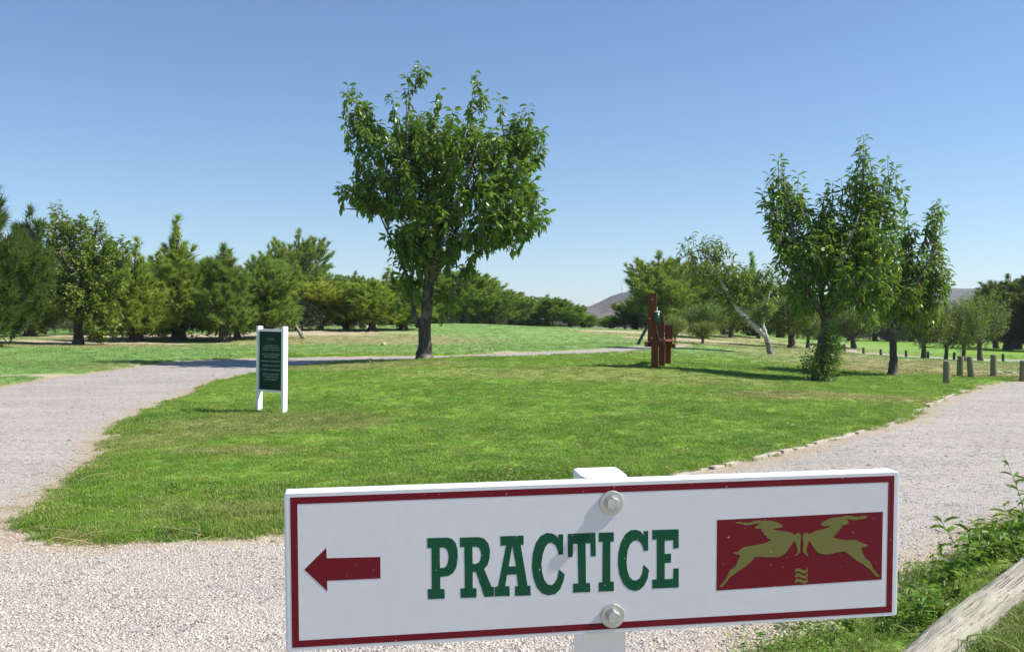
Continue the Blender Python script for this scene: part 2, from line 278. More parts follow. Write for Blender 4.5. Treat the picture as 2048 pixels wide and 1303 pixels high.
n = N('grass blades'); p = n.pos(); oi = n.new('ShaderNodeObjectInfo')
c = turf_color(n, p, n.attr('dry', 'INSTANCER'), n.attr('fair', 'INSTANCER'))
c = n.mix(n.rng(oi.outputs['Random'], 0, 1, 0, .55), c, n.mix(.75, c, (.34, .40, .09)))
c = n.mix(n.rng(oi.outputs['Random'], .90, .93, 0, .7), c, (.40, .35, .18))
M['grass'] = n.leafy(c, .40, .5, .35)
def leaf_material(name, a, b, c3, rough=.38, trans=.32, spec=.5, useobj=True):
    n = N(name); t = n.attr('tint'); oi = n.new('ShaderNodeObjectInfo')
    c = n.mix(n.rng(t, 0, .75), a, b); c = n.mix(n.rng(t, .86, 1.0), c, c3)
    if useobj: c = n.mix(1., c, oi.outputs['Color'], 'MULTIPLY')
    return n.leafy(c, trans, rough, spec, n.mix(.6, c, (.22, .30, .03)))
M['cherry_leaf'] = leaf_material('cherry leaf', (.058, .135, .016), (.120, .235, .028), (.270, .310, .055), .36, .42, .5)
M['oak_leaf'] = leaf_material('oak leaf', (.075, .145, .020), (.150, .230, .034), (.280, .270, .050), .42, .34)
M['orchard_leaf'] = leaf_material('orchard leaf', (.105, .185, .026), (.205, .285, .045), (.330, .290, .080), .45, .36)
M['needle'] = leaf_material('pine needle', (.170, .255, .052), (.290, .380, .078), (.400, .440, .115), .5, .42, .35)
M['olive_leaf'] = leaf_material('olive leaf', (.075, .105, .060), (.130, .155, .100), (.200, .210, .150), .5, .25)
M['weed_leaf'] = leaf_material('weed leaf', (.080, .175, .020), (.170, .290, .045), (.330, .340, .120), .5, .36, .3)
def bark(name, a, b, c, scale=(9, 9, 2.2), band=False):
    n = N(name); p = n.objco(); q = n.scale(p, scale)
    x = n.noise(q, 2.2, 5, .7, .6); y = n.noise(p, 2.1, 3)
    col = n.mix(n.rng(x, .35, .65), a, b); col = n.mix(n.rng(y, .52, .66), col, c)
    if band:
        z = n.noise(n.scale(p, (3, 3, 22)), 1.6, 3, .6); t = n.attr('tint')
        limb = n.mix(n.rng(z, .42, .58), (.08, .068, .06), (.34, .32, .30))
        col = n.mix(n.rng(t, .45, .8), col, limb); col = n.mix(n.rng(t, 1.1, 1.35), col, n.mix(n.rng(z, .36, .48), (.10, .085, .075), (.52, .50, .47)))
    return n.done(n.bsdf(col, .85, .25, n.bump(x, .03, .9)))
M['cherry_bark'] = bark('cherry bark', (.035, .027, .022), (.12, .10, .085), (.22, .20, .18), band=True)
M['pine_bark'] = bark('pine bark', (.05, .04, .034), (.16, .125, .10), (.22, .19, .165))
M['dead_wood'] = bark('dead wood', (.14, .11, .09), (.36, .31, .26), (.44, .40, .35), (4, 4, 1.2))
def paint(name, col, rough=.45, wear=.06, spec=.5, scale=40):
    n = N(name); p = n.objco(); x = n.noise(p, scale, 4, .6); y = n.noise(p, 3.5, 4, .6)
    c = n.mix(n.rng(x, .3, .75, 0, wear), col, tuple(v * .55 for v in col)); c = n.mix(n.rng(y, .45, .75, 0, wear * 1.5), c, tuple(v * .7 + .03 for v in col))
    sp = n.noise(p, 190, 1, .4); c = n.mix(n.rng(sp, .745, .77, 0, .5), c, (.75, .75, .74))
    return n.done(n.bsdf(c, n.rng(x, .3, .7, rough - .06, rough + .1), spec, n.bump(x, .0006, .4)))
M['white_board'] = paint('white board', (.66, .67, .69), .42, .07)
M['white_post'] = paint('white painted post', (.82, .82, .80), .5, .07)
M['maroon'] = paint('maroon vinyl', (.150, .004, .012), .5, .12, .2)
M['letter_green'] = paint('green vinyl', (.003, .078, .034), .5, .1, .2)
M['gold'] = paint('olive gold vinyl', (.165, .160, .042), .5, .08, .25)
M['sign_green'] = paint('dark green sign', (.005, .042, .020), .65, .12, .15, scale=12)
M['sign_text'] = paint('faded lettering', (.36, .42, .38), .6, .1)
M['sign_red'] = paint('faded red mark', (.30, .07, .05), .6, .1)
M['red_paint'] = paint('red machine paint', (.42, .022, .012), .4, .15)
M['rubber'] = paint('black rubber', (.025, .025, .026), .8, .1)
M['washer_green'] = paint('green enamel', (.008, .085, .055), .35, .12)
M['plaster'] = paint('pinkish plaster', (.56, .40, .33), .9, .1, .2, 3)
M['roof_tile'] = paint('terracotta roof', (.40, .17, .10), .85, .2, .2, 5)
M['glass'] = paint('dark window glass', (.03, .035, .04), .1, .02)
n = N('galvanised steel'); x = n.noise(n.objco(), 220, 3); y = n.noise(n.objco(), 55, 3)
M['zinc'] = n.done(n.bsdf(n.mix(n.rng(y, .35, .7), (.46, .48, .44), (.60, .62, .58)), n.rng(x, .3, .7, .32, .55), .5, n.bump(x, .0006, .5), metal=.75))
def wood(name, a, b, c, long=(14, 14, 1.2), spec=.3, rough=.75):
    n = N(name); p = n.objco(); g = n.noise(n.scale(p, long), 4, 5, .65, .5); y = n.noise(p, 3, 4); k = n.noise(n.scale(p, tuple(v * 3 for v in long)), 5, 2)
    col = n.mix(n.rng(g, .3, .7), a, b); col = n.mix(n.rng(y, .5, .72), col, c); col = n.mix(n.rng(k, .62, .70, 0, .6), col, tuple(v * .35 for v in a))
    return n.done(n.bsdf(col, rough, spec, n.bump(g, .006, .7)))
M['red_wood'] = wood('red stained plank', (.105, .028, .012), (.185, .055, .022), (.15, .040, .018))
M['bollard'] = wood('weathered green timber', (.15, .14, .085), (.25, .23, .145), (.20, .205, .11), (30, 30, 2))
M['shaded_bollard'] = wood('shaded bollard timber', (.05, .05, .04), (.11, .105, .08), (.08, .085, .05), (30, 30, 2))  # darker copy of the bollard timber: far posts' shade put into the colour
def log_mat():
    n = N('grey weathered log'); p = n.objco(); g = n.noise(n.scale(p, (1.0, 22, 22)), 3, 6, .65, .3); y = n.noise(p, 4.5, 4, .6); k = n.noise(n.scale(p, (.7, 42, 42)), 2, 3, .6, .2); f = n.noise(n.scale(p, (18, 40, 40)), 2, 3)
    col = n.mix(n.rng(g, .32, .68), (.235, .215, .175), (.43, .40, .33)); col = n.mix(n.rng(y, .46, .66, 0, .6), col, (.29, .30, .21)); col = n.mix(n.rng(k, .62, .67, 0, .75), col, (.09, .08, .065)); col = n.mix(n.rng(f, .64, .70, 0, .7), col, (.16, .14, .115))
    return n.done(n.bsdf(col, .9, .15, n.bump(n.math('ADD', g, n.rng(k, .58, .66, 0, -.8)), .012, .8)))
M['log'] = log_mat()
n = N('pale stone'); p = n.pos(); x = n.noise(p, 14, 5, .65); oi = n.new('ShaderNodeObjectInfo')
c = n.mix(n.rng(x, .3, .7), (.34, .295, .23), (.50, .45, .37)); c = n.mix(n.rng(oi.outputs['Random'], 0, 1, 0, .4), c, (.33, .29, .24))
M['stone'] = n.done(n.bsdf(c, .9, .2, n.bump(x, .02, .8)))
n = N('pebble'); oi = n.new('ShaderNodeObjectInfo'); r = oi.outputs['Random']
c = n.mix(n.rng(r, 0, .8), (.44, .395, .345), (.56, .515, .455)); c = n.mix(n.rng(r, .92, .95), c, (.20, .19, .18)); c = n.mix(n.rng(r, .97, .98), c, (.44, .35, .27))
M['pebble'] = n.done(n.bsdf(c, .85, .25))
n = N('dry stalk'); oi = n.new('ShaderNodeObjectInfo')
M['straw'] = n.done(n.bsdf(n.mix(oi.outputs['Random'], (.42, .33, .17), (.26, .17, .10)), .8, .2))
n = N('hill scrub'); p = n.pos(); x = n.noise(p, .035, 7, .75, .3); y = n.noise(p, .006, 3, .5); sep = n.new('ShaderNodeSeparateXYZ'); n.put(sep.inputs[0], p)
c = n.mix(n.rng(x, .45, .55), (.022, .034, .016), (.19, .125, .085)); c = n.mix(n.rng(y, .46, .66, 0, .6), c, (.22, .155, .115)); c = n.mix(n.rng(sep.outputs[2], 24, 34), c, n.mix(n.rng(x, .46, .56), (.025, .036, .024), (.10, .082, .062)))
M['hill'] = n.done(n.bsdf(c, 1., .1, n.bump(x, 5., .8)))

# ------------------------------------------------------------------ ground: one sheet, cut into turf and gravel along the path edges
def warp(n, a, b, c): t = np.linspace(-1, 1, n); return c + a * np.sinh(b * t)
gx = warp(560, 2.6, 7.7, 0.0); gy = warp(640, 3.4, 7.5, 9.0)
gxx, gyy = np.meshgrid(gx, gy); X = gxx.ravel(); Y = gyy.ravel()
near = np.hypot(X, Y) < 300
sd = np.full(len(X), 9.); sd[near] = SD(X[near], Y[near])
dry = np.zeros(len(X)); bare = np.zeros(len(X)); fair = np.zeros(len(X))
dry[near], bare[near], fair[near] = fields(X[near], Y[near])
dry[~near] = .5; fair[~near] = .5
tar = np.clip(smoothstep(1.5, 3.2, X - .0 * Y) * smoothstep(6.3, 8.5, Y) + smoothstep(-1.5, -3.4, X) * smoothstep(6.5, 8.2, Y) * .85 + smoothstep(20, 23, Y), 0, 1)
Z = np.zeros(len(X)); Z[near] = G(X[near], Y[near], sd[near])
V = np.c_[X, Y, Z]; nx, ny = len(gx), len(gy)
i0 = (np.arange(ny - 1)[:, None] * nx + np.arange(nx - 1)[None, :]).ravel()
Q = np.c_[i0, i0 + 1, i0 + nx + 1, i0 + nx]
isp = sd[Q].mean(1) < 0
# gravel_road = cells south of the far strip, cart_path = the strip far right
qc = V[Q].mean(1); far2 = isp & (poly_sd(PATH2, qc[:, 0], qc[:, 1]) < .6)
def sheet(name, mask):
    q = Q[mask]; u, inv = np.unique(q, return_inverse=True); inv = inv.reshape(q.shape)
    me = mesh_np(name, V[u], inv, M['ground'], True, {'sd': sd[u], 'dry': dry[u], 'bare': bare[u], 'fair': fair[u], 'tar': tar[u]})
    return tag(obj(name, me), kind='structure')
tag(sheet('ground', ~isp), 'green lawn and fairway turf with dry patches')
tag(sheet('gravel_road', isp & ~far2), 'pale gravel road forking round the lawn')
tag(sheet('cart_path', far2), 'narrow pale path behind the far bollards')

# hills on the horizon
hx = np.linspace(-900, 2200, 220); hy = np.linspace(820, 2500, 110); hxx, hyy = np.meshgrid(hx, hy); a, b = hxx.ravel(), hyy.ravel()
def gs(cx, cy, sx, sy, am): return am * np.exp(-((a - cx) / sx) ** 2 - ((b - cy) / sy) ** 2)
hz = gs(160, 1300, 60, 260, 34) + gs(140, 1320, 150, 330, 18) + gs(860, 1650, 300, 300, 52) + gs(600, 1700, 200, 300, 32) + gs(-500, 1700, 300, 300, 12) + gs(330, 1500, 150, 250, 18)
fb = sum((vnoise(a / s_, b / s_, 20 + i) - .5) * s_ * .11 for i, s_ in enumerate((160, 80, 40, 20)))
hz = np.maximum(hz + fb * np.clip(hz / 22, 0, 1) - 2.5, -3)
nh = len(hx); i0 = (np.arange(len(hy) - 1)[:, None] * nh + np.arange(nh - 1)[None, :]).ravel()
tag(obj('hills', mesh_np('hills', np.c_[a, b, hz], np.c_[i0, i0 + 1, i0 + nh + 1, i0 + nh], M['hill'], True)), 'hazy purple brown scrub hills on the horizon', kind='structure')
def hill_z(x, y): k = np.argmin((a - x) ** 2 + (b - y) ** 2); return hz[k]
# ------------------------------------------------------------------ PRACTICE signboard
BC = Vector((.15032, 1.58034, EYE - .3676)); BR = (Matrix.Rotation(math.radians(9.014), 3, 'Z') @ Matrix.Rotation(math.radians(2.93), 3, 'X') @ Matrix.Rotation(math.radians(-.577), 3, 'Y'))
PX, PW = .006, .0720                     # post centre and width, in board coordinates
pbase = BC + BR @ Vector((PX, .075, -.5)); zb = g1(pbase.x, pbase.y)
sg = bpy.data.objects.new('direction_sign', None); link(sg)
sg.matrix_world = Matrix.Translation((pbase.x, pbase.y, zb))
tag(sg, 'white wooden direction sign reading PRACTICE with red arrow and leaping antelope emblem', 'sign')
LOC = Matrix.Translation(-Vector((pbase.x, pbase.y, zb))) @ Matrix.Translation(BC) @ BR.to_4x4()    # board coords -> sign coords
def onboard(o): o.matrix_local = LOC; return o
bd = onboard(MB().box((-.499, 0, -.1215), (.499, .034, .1215)).obj('board', M['white_board'], sg)); bevel(bd, .0035, 3)
def plate(name, loops, y0, th, mat, parent, top=True):
    cu = bpy.data.curves.new('outline', 'CURVE'); cu.dimensions = '2D'; cu.fill_mode = 'BOTH'; cu.extrude = th / 2
    for lp in loops:
        sp = cu.splines.new('POLY'); sp.points.add(len(lp) - 1); sp.use_cyclic_u = True
        for q, (x, z) in zip(sp.points, lp): q.co = (x / 1000, z / 1000, 0, 1)
    tmp = bpy.data.objects.new('tmp', cu); COL.objects.link(tmp); dg = bpy.context.evaluated_depsgraph_get()
    me = bpy.data.meshes.new_from_object(tmp.evaluated_get(dg)); bpy.data.objects.remove(tmp); bpy.data.curves.remove(cu)
    me.transform(Matrix.Translation((0, y0, 0)) @ Matrix.Rotation(math.pi / 2, 4, 'X'))
    me.materials.clear(); me.materials.append(mat); me.name = name
    o = obj(name, me, parent)
    if top: onboard(o)
    return o
for k, nm in (('P','letter'),('R','letter'),('A','letter'),('C','letter'),('T','letter'),('I','letter'),('C2','letter'),('E','letter')):
    o = plate('letter', GLYPHS[k], -.0001, .0003, M['letter_green'], bd, False)
plate('arrow', GLYPHS['arrow'], -.0001, .0003, M['maroon'], bd, False)
plate('border', [[(-490, 115), (490, 115), (490, -115), (-490, -115)], [(-479.5, 104.5), (479.5, 104.5), (479.5, -104.5), (-479.5, -104.5)]], -.0001, .0003, M['maroon'], bd, False)
em = plate('emblem', GLYPHS['panel'], -.0001, .0003, M['maroon'], sg)
def chaikin(L): return [q for (x0, y0), (x1, y1) in zip(L, L[1:] + L[:1]) for q in ((x0 * .8 + x1 * .2, y0 * .8 + y1 * .2), (x0 * .2 + x1 * .8, y0 * .2 + y1 * .8))]
for k in ('a1', 'a2'): plate('antelope', [chaikin(GLYPHS[k][0])], -.00035, .0003, M['gold'], em, False)
for ex, ez in ((282.5, 47.2), (381.5, 50.6)): plate('eye', [[(ex - 1.6, ez - .5), (ex, ez + .5), (ex + 1.6, ez + .3), (ex, ez - .7)]], -.0007, .0003, M['maroon'], em, False)
for k in ('w0', 'w1', 'w2'): plate('wave', GLYPHS[k], -.00035, .0003, M['gold'], em, False)
Vp = Vector((0, 0, 1))
post = MB(); d0 = BR.inverted() @ Vector((0, 0, 1)); ln = (BC.z - zb) + .12
post.box((PX - PW / 2, .0345, -ln - .2), (PX + PW / 2, .0345 + PW, .1055))
po = onboard(post.obj('post', M['white_post'], sg)); bevel(po, .004, 2)
cap = MB(); cap.box((PX - PW / 2 - .0022, .0345, .106), (PX + PW / 2 + .0022, .0345 + PW + .0022, .1245))
co = cap.obj('post_cap', M['white_post'], po); bevel(co, .0085, 5)
for bx, bz in ((7.5, 88.5), (9.8, -93.6)):
    bx, bz = bx / 1000, bz / 1000
    w = MB(); P = [(bx, -.0003, bz), (bx, -.0035, bz)]; w.tube(P, .0195, 40)
    wo = onboard(w.obj('washer', M['zinc'], sg, False)); bevel(wo, .0012, 2)
    h = MB(); h.tube([(bx, -.0034, bz), (bx, -.0048, bz)], .0125, 24); h.tube([(bx, -.0047, bz), (bx, -.0122, bz)], [.0112, .0108], 6)
    ho = h.obj('bolt_head', M['zinc'], wo); bevel(ho, .001, 2)
    for q in range(5):
        t = q / 5 * 6.28 + .4; mk = MB(); mk.box((bx + .0062 * math.cos(t) - .0006, -.01255, bz + .0062 * math.sin(t) - .0012), (bx + .0062 * math.cos(t) + .0006, -.0121, bz + .0062 * math.sin(t) + .0012))
        h = mk.obj('grade_mark', M['zinc'], wo)

# ------------------------------------------------------------------ green rules sign on two white legs
sx, sy = (543 - 1024) / FP * 15, 15.0
gs_ = empty('information_sign', (sx, sy, g1(sx, sy)), math.radians(-22)); gs_.rotation_euler = (math.radians(.4), math.radians(1.0), math.radians(-30))
tag(gs_, 'tall dark green notice sign between two white legs on the lawn', 'sign')
for s_ in (-1, 1): bevel(MB().box((s_ * .252 - .022, -.05, -.25), (s_ * .252 + .022, .05, 1.285)).obj('leg', M['white_post'], gs_), .005)
bevel(MB().box((-.2295, -.03, 1.205), (.2295, .02, 1.240)).obj('top_rail', M['white_post'], gs_), .003)
bevel(MB().box((-.2295, -.03, .300), (.2295, .02, .328)).obj('bottom_rail', M['white_post'], gs_), .003)
pn = MB().box((-.2292, -.022, .3285), (.2292, .006, 1.2045)).obj('panel', M['sign_green'], gs_)
def text(s_, x, z, size, mat, parent, y, sxx=1.):
    cu = bpy.data.curves.new('t', 'FONT'); cu.body = s_; cu.align_x = 'CENTER'; cu.size = size; cu.extrude = .0003
    tmp = bpy.data.objects.new('tmp', cu); COL.objects.link(tmp); dg = bpy.context.evaluated_depsgraph_get()
    me = bpy.data.meshes.new_from_object(tmp.evaluated_get(dg)); bpy.data.objects.remove(tmp); bpy.data.curves.remove(cu)
    me.transform(Matrix.Translation((x, y, z)) @ Matrix.Rotation(math.pi / 2, 4, 'X') @ Matrix.Diagonal((sxx, 1, 1, 1))); me.materials.clear(); me.materials.append(mat)
    return obj('text_line', me, parent)
text('~~', 0, 1.115, .05, M['sign_red'], pn, -.0224); text('PARCOURS', 0, 1.082, .028, M['sign_text'], pn, -.0224)
for s_, z in (('Pour garder notre', .985), ('parcours en bon etat et', .953), ('le plaisir de jouer, merci', .921)): text(s_, 0, z, .034, M['sign_text'], pn, -.0224)
for s_, z in (('PAS DE COUPS D\'ESSAI', .850), ('SUR LES DEPARTS', .812), ('REPLACEZ VOS DIVOTS', .745), ('RELEVEZ VOS PITCHS', .682), ('RATISSEZ VOS BUNKERS', .618), ('JETEZ VOS DECHETS', .552), ('ET MEGOTS DANS', .512), ('LES POUBELLES', .472)):
    text(s_, 0, z, .036, M['sign_text'], pn, -.0224)

# ------------------------------------------------------------------ red stained tee bench with ball washer
bx, by = (1309 - 1024) / FP * 22, 22.0
tb = empty('tee_bench', (bx, by, g1(bx, by))); tb.rotation_euler = (0, math.radians(1.0), math.radians(-13))
tag(tb, 'red brown plank bench with tall end post carrying a green ball washer', 'bench')
def plank(a, b, nm='plank', m='red_wood'): return bevel(MB().box(a, b).obj(nm, M[m], tb), .006, 2)
z1 = g1(bx + .25, by + 1.0) - g1(bx, by); z2 = g1(bx + .55, by + 2.0) - g1(bx, by)
plank((-.075, -.05, -.2), (.075, .05, 1.0), 'post'); plank((-.150, -.1505, .58), (.03, -.0505, 1.64), 'upright')
plank((-.235, .0505, .455), (.16, .11, .560), 'rail')
plank((.01, .95, z1 - .2), (.15, 1.05, .50), 'post'); plank((-.01, .9, .5005), (.13, .9495, 1.03), 'upright')
plank((.08, 1.95, z2 - .2), (.22, 2.05, .50), 'post'); plank((.07, 1.9, .5005), (.26, 1.9495, .95), 'upright'); plank((.0, 1.8, .41), (.33, 1.8995, .50), 'rail')
for i in range(2):
    o = MB().box((0, 0, 0), (.14, 2.1, .045)).obj('seat_plank', M['red_wood'], tb); o.location = (-.16 + .155 * i, .12, .5605); o.rotation_euler = (0, 0, -math.radians(5)); bevel(o, .006)
for q_ in ((-.06, -.1545, 1.50), (-.06, -.1545, .66), (-.11, -.1545, 1.08), (-.19, .0465, .505), (.06, .896, .62), (.16, 1.896, .62)): MB().tube([(q_[0], q_[1] - .008, q_[2]), (q_[0], q_[1] + .004, q_[2])], .016, 8).obj('bolt', M['zinc'], tb)
bw = MB(); bw.tube([(.055, -.21, .98), (.055, -.21, 1.22)], .055, 20); wo = bw.obj('ball_washer', M['washer_green'], tb, True)
MB().tube([(.055, -.21, 1.2205), (.055, -.21, 1.235), (.055, -.21, 1.245)], [.062, .062, .05], 20).obj('lid', M['white_post'], wo)
MB().tube([(.055, -.21, 1.245), (.055, -.21, 1.30), (.055, -.21, 1.335)], [.006, .008, .018], 10).obj('knob', M['white_post'], wo)
MB().box((.02, -.158, 1.02), (.09, -.1508, 1.18)).obj('bracket', M['zinc'], wo)
t = np.linspace(0, 1, 14); cx_ = .03 + .10 * t ** 2.2; cz_ = .93 - .36 * t + .05 * np.sin(t * 3)
tw = MB(); Vt = []
for i in range(14):
    for w_ in (-.05, .05): Vt.append((cx_[i], -.20 + w_, cz_[i]))
T_ = [q for i in range(13) for q in ((2 * i, 2 * i + 1, 2 * i + 3), (2 * i, 2 * i + 3, 2 * i + 2))]
towel = tw.add(Vt, T_).obj('towel', M['washer_green'], None); towel.matrix_world = tb.matrix_basis.copy(); so = towel.modifiers.new('thick', 'SOLIDIFY'); so.thickness = .012
tag(towel, 'limp green towel hanging from the tall bench post', 'towel')
g_ = MB().box((-.033, -.012, -.26), (.033, .012, .26)).obj('slanted_board', M['washer_green'], tb); g_.location = (-.255, -.06, .735); g_.rotation_euler = (0, math.radians(27), 0); bevel(g_, .004)
MB().tube([(-.16, -.06, .93), (-.05, -.02, .93)], .012, 8).obj('hook', M['zinc'], tb)

# ------------------------------------------------------------------ wooden bollards
def bollard_mesh(seed, mat='bollard'):
    r = np.random.default_rng(seed); m = MB()
    m.tube([(0, 0, -.25), (0, 0, .15), (0, 0, .33), (0, 0, .482), (0, 0, .497), (0, 0, .5)], [.082, .081, .079, .077, .072, .03], 18, wob=.03, rng=r); return m.mesh('bollard', M[mat], True)
bms = [bollard_mesh(i) for i in range(3)]; bmf = [bollard_mesh(i, 'shaded_bollard') for i in range(3)]
# (photo column, row, distance, lean x, lean y, height factor, label)
BL = [(1893,771,22.3,1,0,1.0,'thick pale wooden bollard on the road edge, beside the lush green clump'),(1920,752,25,1,2,1.0,'slightly tilted wooden bollard between two others in the dry verge'),
      (1943,754,24.5,5,1,1.04,'wooden bollard leaning towards the white road stones'),(1987,752,25.5,-4,1,1.1,'tallest wooden bollard leaning back over the stony verge'),(2046,756,24,1,0,1.0,'wooden bollard at the turn of the grey road')]
for i, (c, r_, d, lx, ly, hf, lab) in enumerate(BL):
    x, y = (c - 1024) / FP * d, d; o = obj('bollard', bms[i % 3]); o.location = (x, y, g1(x, y)); o.rotation_euler = (math.radians(ly), math.radians(lx), i * 1.3); o.scale = (1, 1, hf); tag(o, lab, 'bollard', 'bollards along the road verge')
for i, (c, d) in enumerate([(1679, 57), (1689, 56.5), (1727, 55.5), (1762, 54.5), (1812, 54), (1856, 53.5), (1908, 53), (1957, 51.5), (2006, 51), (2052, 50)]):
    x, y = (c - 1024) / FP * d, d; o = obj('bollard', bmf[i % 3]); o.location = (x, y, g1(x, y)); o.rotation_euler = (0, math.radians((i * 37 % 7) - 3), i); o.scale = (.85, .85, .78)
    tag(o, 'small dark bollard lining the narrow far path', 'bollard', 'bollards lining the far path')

# ------------------------------------------------------------------ kerb stones, rocks, log
rk = np.random.default_rng(5)
def rock_mesh(seed, sub=2):
    import bmesh
    bm = bmesh.new(); bmesh.ops.create_icosphere(bm, subdivisions=sub, radius=1); r = np.random.default_rng(seed)
    ph = r.random((5, 3)) * 6; fr = r.normal(size=(5, 3)) * 1.6
    for v in bm.verts:
        c_ = np.array(v.co); s_ = 1 + .16 * sum(math.sin(fr[i] @ c_ + ph[i][0]) for i in range(5)) / 2; v.co = Vector(c_ * s_)
    me = bpy.data.meshes.new('rock'); bm.to_mesh(me); bm.free(); me.materials.append(M['stone']); return me
kerb = empty('kerb'); tag(kerb, 'low broken line of pale kerb stones between lawn and road', kind='structure')
kp = np.array(GA(kerb_px + [(1100, 998)])); seg = np.r_[0, np.cumsum(np.linalg.norm(np.diff(kp, axis=0), axis=1))]
def kerb_block(seed):
    import bmesh
    r = np.random.default_rng(seed); bm = bmesh.new(); bmesh.ops.create_cube(bm, size=1)
    for v in bm.verts: v.co.x *= 1 - .10 * r.random(); v.co.y *= 1 - .25 * r.random(); v.co.z *= 1 - .25 * r.random()
    bmesh.ops.bevel(bm, geom=bm.edges[:], offset=.09, segments=1, affect='EDGES'); me = bpy.data.meshes.new('kerb_stone'); bm.to_mesh(me); bm.free(); me.materials.append(M['stone']); return me
kms = [kerb_block(i) for i in range(6)]; s_ = 1.2; i = 0
while s_ < seg[-1] - .3:
    L_ = rk.uniform(.2, .55); q = s_ + L_ / 2
    x, y = np.interp(q, seg, kp[:, 0]), np.interp(q, seg, kp[:, 1]); x2, y2 = np.interp(q + .1, seg, kp[:, 0]), np.interp(q + .1, seg, kp[:, 1])
    if rk.random() > .12:
        o = obj('kerb_stone', kms[i % 6], kerb); o.location = (x + rk.normal() * .012, y + rk.normal() * .012, float(H(x, y)[0]) - .010 + rk.uniform(-.016, .010)); o.scale = (L_ * .98, rk.uniform(.07, .12), .075)
        o.rotation_euler = (rk.normal() * .04, rk.normal() * .03, math.atan2(y2 - y, x2 - x) + rk.normal() * .05)
    s_ += L_ + rk.uniform(.005, .03); i += 1
rms = [rock_mesh(i) for i in range(4)]
def rock(c, d, sc, k, lab, cat='rock', grp=None, dz=0):
    x, y = (c - 1024) / FP * d, d; o = obj('rock', rms[k % 4]); o.location = (x, y, g1(x, y) + sc[2] * .35 + dz); o.scale = sc; o.rotation_euler = (0, 0, c); tag(o, lab, cat, grp); return o
rock(768, 38.5, (.17, .13, .10), 0, 'small white stone lying alone on the fairway behind the path')
for i, (c, d, w_) in enumerate([(529, 46, .40), (545, 46.5, .55), (556, 46, .35), (537, 47, .45)]): rock(c, d, (w_, w_ * .7, w_ * .55), i, 'pale boulder in the heap behind the green notice sign', 'rock', 'heap of pale boulders')
for i, (c, d, w_) in enumerate([(706, 54, .38), (722, 54.5, .40), (734, 55, .42), (745, 56, .3)]): rock(c, d, (w_, w_ * .8, w_ * .75), i + 1, 'pale stone under the pines by the red machine', 'rock', 'stones under the pines')
for i, (c, d) in enumerate([(1970, 27.5), (1998, 27), (2013, 27.4), (2027, 27.1), (2037, 27.6)]): rock(c, d, (.10 + .03 * (i % 3), .07, .035), i, 'flat white stone on dry ground behind the road bollards', 'stone', 'white stones behind bollards')
# log edging at the verge: knotted tapering trunk
A_ = np.array(ground_at(1868, 1345)); B_ = np.array(ground_at(2075, 1165)); dv = (B_ - A_); Lg = np.linalg.norm(dv); dv /= Lg
lg = bpy.data.objects.new('log', None); link(lg); lg.location = (*A_, g1(*A_)); lg.rotation_euler = (0, 0, math.atan2(dv[1], dv[0]))
tag(lg, 'long grey weathered log lying along the grassy road verge', 'log'); r = np.random.default_rng(8)
zA = g1(*A_); zB = g1(*B_)
def log_piece(s0, s1, r0, off, nm):
    t = np.linspace(s0, s1, int((s1 - s0) * 45)); P = np.array([(s, off + .006 * math.sin(s * 2.3), (zB - zA) * s / Lg + r0 * .40 + .004 * math.sin(s * 3.1)) for s in t]); kk = 40
    a_ = np.arange(kk) / kk * 2 * np.pi; R = np.empty((len(t), kk))
    for i_, s in enumerate(t):
        e_ = min(1., (s - s0) / .05 + .72, (s1 - s) / .05 + .72)
        R[i_] = r0 * e_ * (1 + .05 * np.sin(2 * a_ + 1.3 * s) + .02 * math.sin(s * 5) + .04 * np.sin(3 * a_ - 1.1 * s + 1)) + r0 * .10 * (vnoise(np.full(kk, s * 14.), a_ * 9, 64) - .5) + r0 * .09 * (vnoise(np.full(kk, s * 5.), a_ * 2.2, 61) - .5) + r0 * .05 * (vnoise(np.full(kk, s * 3.), a_ * 7, 62) - .5)
        for ks, ka, kr in ((.95, 2.2, .16), (1.75, 1.2, .2), (.3, 1.7, .15), (2.5, 2.4, .14)): R[i_] += r0 * kr * np.exp(-((s - ks) / .05) ** 2 - ((a_ - ka) / .3) ** 2)
        crack = np.exp(-((a_ - 1.25 - .15 * math.sin(s * 2)) / .05) ** 2) * .10 * r0; R[i_] -= crack
    V_ = np.stack([np.repeat(P[:, :1], kk, 1) + (vnoise(a_ * 3, a_ * 0 + 5, 63) - .5)[None] * .03, P[:, 1:2] + R * np.cos(a_), P[:, 2:3] + R * np.sin(a_)], -1).reshape(-1, 3); T_ = []
    for i_ in range(len(t) - 1):
        for j_ in range(kk): p_, q_ = i_ * kk + j_, i_ * kk + (j_ + 1) % kk; T_ += [(p_, q_, q_ + kk), (p_, q_ + kk, p_ + kk)]
    V_ = np.vstack([V_, P[0] + [.01, 0, 0], P[-1]]); n_ = len(V_)
    for j_ in range(kk): T_ += [(n_ - 2, (j_ + 1) % kk, j_), (n_ - 1, n_ - 2 - kk + j_, n_ - 2 - kk + (j_ + 1) % kk)]
    return MB().add(V_, T_).obj(nm, M['log'], lg, True)
log_piece(-.9, 3.4, .088, 0, 'log_body')

